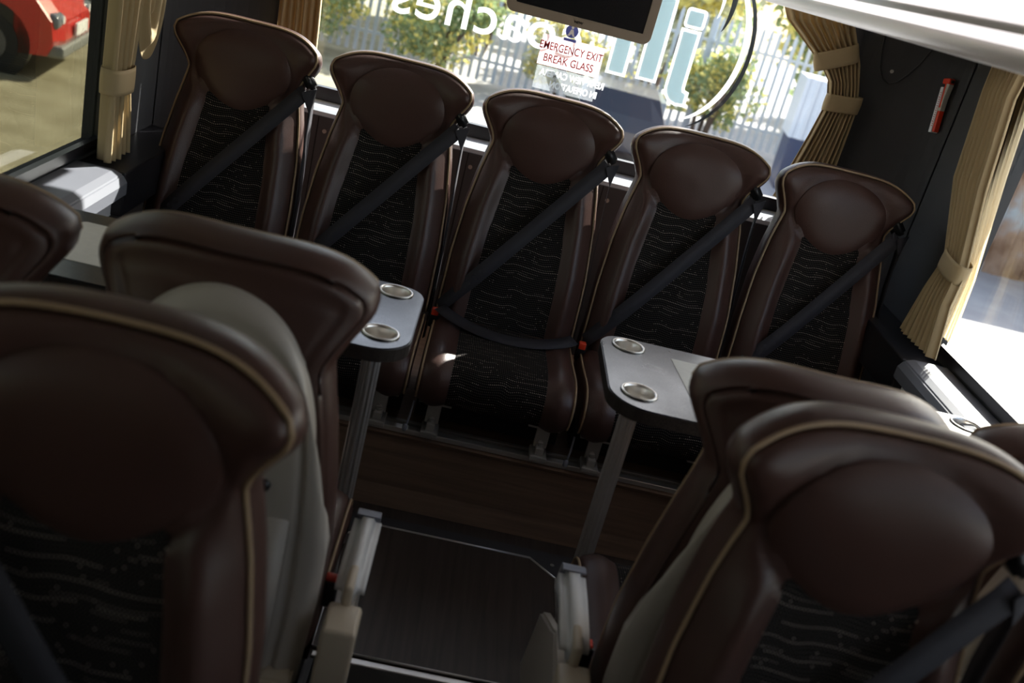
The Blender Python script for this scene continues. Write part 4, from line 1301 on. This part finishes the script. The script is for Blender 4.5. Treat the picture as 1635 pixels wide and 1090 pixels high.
def leaves(name, centre, rad, n, size, mats, parent, seed):
    r = np.random.default_rng(seed)
    c = np.array(centre); rad = np.array(rad)
    # lumpy crown: several blobs
    nb = 14
    bc = r.normal(size=(nb, 3)); bc /= np.linalg.norm(bc, axis=1)[:, None]; bc *= r.uniform(0.3, 0.75, (nb, 1))
    br = r.uniform(0.28, 0.5, nb)
    k = r.integers(0, nb, n)
    dirs = r.normal(size=(n, 3)); dirs /= np.linalg.norm(dirs, axis=1)[:, None]
    p = (bc[k] + dirs * (br[k] * r.uniform(0.55, 1.05, n) )[:, None]) * rad + c
    a = r.normal(size=(n, 3)); a /= np.linalg.norm(a, axis=1)[:, None]
    b = np.cross(a, r.normal(size=(n, 3))); b /= np.linalg.norm(b, axis=1)[:, None]
    s = size * r.uniform(0.6, 1.3, (n, 1))
    q = np.stack([p - a * s, p + b * s * 0.55, p + a * s, p - b * s * 0.55], 1).reshape(-1, 3)
    me = D.meshes.new(name)
    me.from_pydata(q.tolist(), [], [(4 * i, 4 * i + 1, 4 * i + 2, 4 * i + 3) for i in range(n)])
    for m in mats: me.materials.append(m)
    mi = (r.uniform(size=n) < 0.35 + 0.35 * np.sin(k)).astype(np.int32)
    me.polygons.foreach_set('material_index', mi)
    o = D.objects.new(name, me); COL.objects.link(o); o.parent = parent
    return o
def bush(loc, rad, n, size, mats, label, nm='bush', trunk=0.25, seed=1, cat='bush', group='bushes along the fence'):
    b = empty(nm, loc); tag(b, label, cat, group)
    leaves('foliage', (0, 0, rad[2] * 0.9 + trunk), rad, n, size, mats, b, seed)
    bm = bmesh.new(); r = random.Random(seed)
    for k in range(5):
        a = r.uniform(0, 6.28)
        add_tube(bm, [(0.1 * math.cos(a), 0.1 * math.sin(a), 0), (rad[0] * 0.25 * math.cos(a), rad[1] * 0.25 * math.sin(a), trunk + rad[2] * 0.5), (rad[0] * 0.5 * math.cos(a), rad[1] * 0.5 * math.sin(a), trunk + rad[2] * 1.2)], 0.03 + 0.02 * rad[2] / 2, 6)
    link('stem', bmmesh('stem', bm), mat('bark', (0.10, 0.07, 0.05), 0.9), b)
    return b
GY = [M['leaf'], M['leaf_yellow']]; PG = [M['leaf_pale'], M['leaf_yellow']]; GG = [M['leaf'], M['leaf_pale']]
specs = [
    ((-6.6, 15.2), (1.6, 0.8, 1.15), GG, 'green bush before the fence, behind the left end of the rear window'),
    ((-3.7, 15.4), (1.2, 0.7, 1.0), GY, 'yellow flecked bush before the fence, above the second rear seat'),
    ((-1.4, 15.4), (1.2, 0.6, 0.85), GY, 'yellow flecked bush before the fence, left of the monitor'),
    ((1.0, 15.5), (1.1, 0.6, 0.8), PG, 'pale yellow bush before the fence, behind the emergency exit sticker'),
    ((-8.6, 15.4), (0.9, 0.6, 1.2), GY, 'tall yellow flecked bush before the fence at the far left of the rear window'),
    ((3.6, 15.5), (0.9, 0.5, 0.9), GY, 'yellow flecked bush before the fence, behind the big letter j'),
    ((5.9, 15.0), (1.0, 0.6, 0.75), GY, 'small yellow bush before the fence, right of the curved window stroke'),
]
for i, (xy, rad, ms, lb) in enumerate(specs):
    bush((xy[0], xy[1], GZ), rad, 3200, 0.06, ms, lb, seed=20 + i)
tsp = [((-9.5, 19), (2.6, 1.6, 2.4), GG, 'dark green tree beyond the fence, left of the rear window'),
       ((-5.0, 19.5), (2.6, 1.6, 2.5), GG, 'green tree beyond the fence, above the second rear seat'),
       ((-0.8, 20), (2.4, 1.5, 2.2), PG, 'pale autumn tree beyond the fence, behind the monitor'),
       ((3.2, 20.5), (2.3, 1.5, 2.1), PG, 'yellowing tree beyond the fence, left of the right curtain'),
       ((7.4, 20), (2.5, 1.5, 2.2), GY, 'yellowing tree beyond the fence, behind the right curtain')]
for i, (xy, rad, ms, lb) in enumerate(tsp):
    bush((xy[0], xy[1], GZ), rad, 6500, 0.13, ms, lb, nm='tree', trunk=0.9, seed=50 + i, cat='tree', group='trees beyond the fence')
# hedge bank behind everything so no bare horizon shows between the crowns
for i, x in enumerate((-14, -8, -2, 4, 10)):
    bush((x, 24 + 4.5 * (i % 2), GZ), (3.6, 1.5, 3.0), 6000, 0.20, GG, ['far green tree mass behind the parked red car', 'far green tree mass above the left rear seats', 'far tree mass hidden behind the monitor', 'far tree mass behind the right end of the rear window', 'far tree mass above the corrugated shed'][i], nm='tree', trunk=0.5, seed=80 + i, cat='tree', group='far trees')

# white container at the right of the rear view
ct = empty('container', (5.1, 13.4, GZ), math.radians(-8)); tag(ct, 'white ribbed container seen at the right end of the rear window', 'container')
bm = bmesh.new(); pr = []
x = -0.55
while x < 0.55:
    pr += [(x, -0.5), (x + 0.06, -0.5), (x + 0.08, -0.47), (x + 0.14, -0.47)]; x += 0.16
pr += [(0.60, -0.5), (0.60, 0.5), (-0.55, 0.5)]
add_prism(bm, pr, 'z', 0.85, 1.80)
link('ribbed_body', bmmesh('ribbed_body', bm), mat('container_white', (0.72, 0.76, 0.82), 0.4), ct, smooth=False)
box('base', -0.5, 0.55, -0.45, 0.45, 0.0, 0.85, mat('container_blue', (0.03, 0.05, 0.12), 0.5), ct)

# rusty shed at the right
def rust_mat():
    m, t, b = nodemat('rusty_pale_blue_sheet')
    tc = t.nodes.new('ShaderNodeTexCoord')
    n = t.nodes.new('ShaderNodeTexNoise'); n.inputs['Scale'].default_value = 1.6; n.inputs['Detail'].default_value = 6
    cr = t.nodes.new('ShaderNodeValToRGB')
    e = cr.color_ramp.elements; e[0].position = 0.38; e[0].color = (0.20, 0.10, 0.05, 1); e[1].position = 0.62; e[1].color = (0.45, 0.47, 0.48, 1)
    e2 = e.new(0.5); e2.color = (0.38, 0.24, 0.16, 1)
    t.links.new(tc.outputs['Object'], n.inputs['Vector']); t.links.new(n.outputs['Fac'], cr.inputs[0]); t.links.new(cr.outputs[0], b.inputs['Base Color'])
    b.inputs['Roughness'].default_value = 0.8
    return m
sh = empty('shed', (8.6, 11.9, GZ)); tag(sh, 'rust stained shed wall beyond the right side window', 'shed')
bm = bmesh.new(); x = -2.8; pr = []
while x < 3.0:
    pr += [(x, -1.4), (x + 0.10, -1.4), (x + 0.14, -1.36), (x + 0.24, -1.36)]; x += 0.28
pr += [(3.1, -1.4), (3.1, 1.4), (-2.8, 1.4)]
add_prism(bm, pr, 'z', 0, 2.3)
link('sheet_wall', bmmesh('sheet_wall', bm), rust_mat(), sh, smooth=False)
box('added_shade_wing', 0.6, 3.1, -3.6, -1.41, 0.0, 3.0, D.materials['rusty_pale_blue_sheet'], sh)  # unseen wing, added to throw shade on the yard
prism('roof', [(-1.55, 2.30), (1.5, 2.55), (1.5, 2.62), (-1.55, 2.37)], 'x', -2.95, 3.2, mat('roof_grey', (0.2, 0.2, 0.2), 0.7), sh)
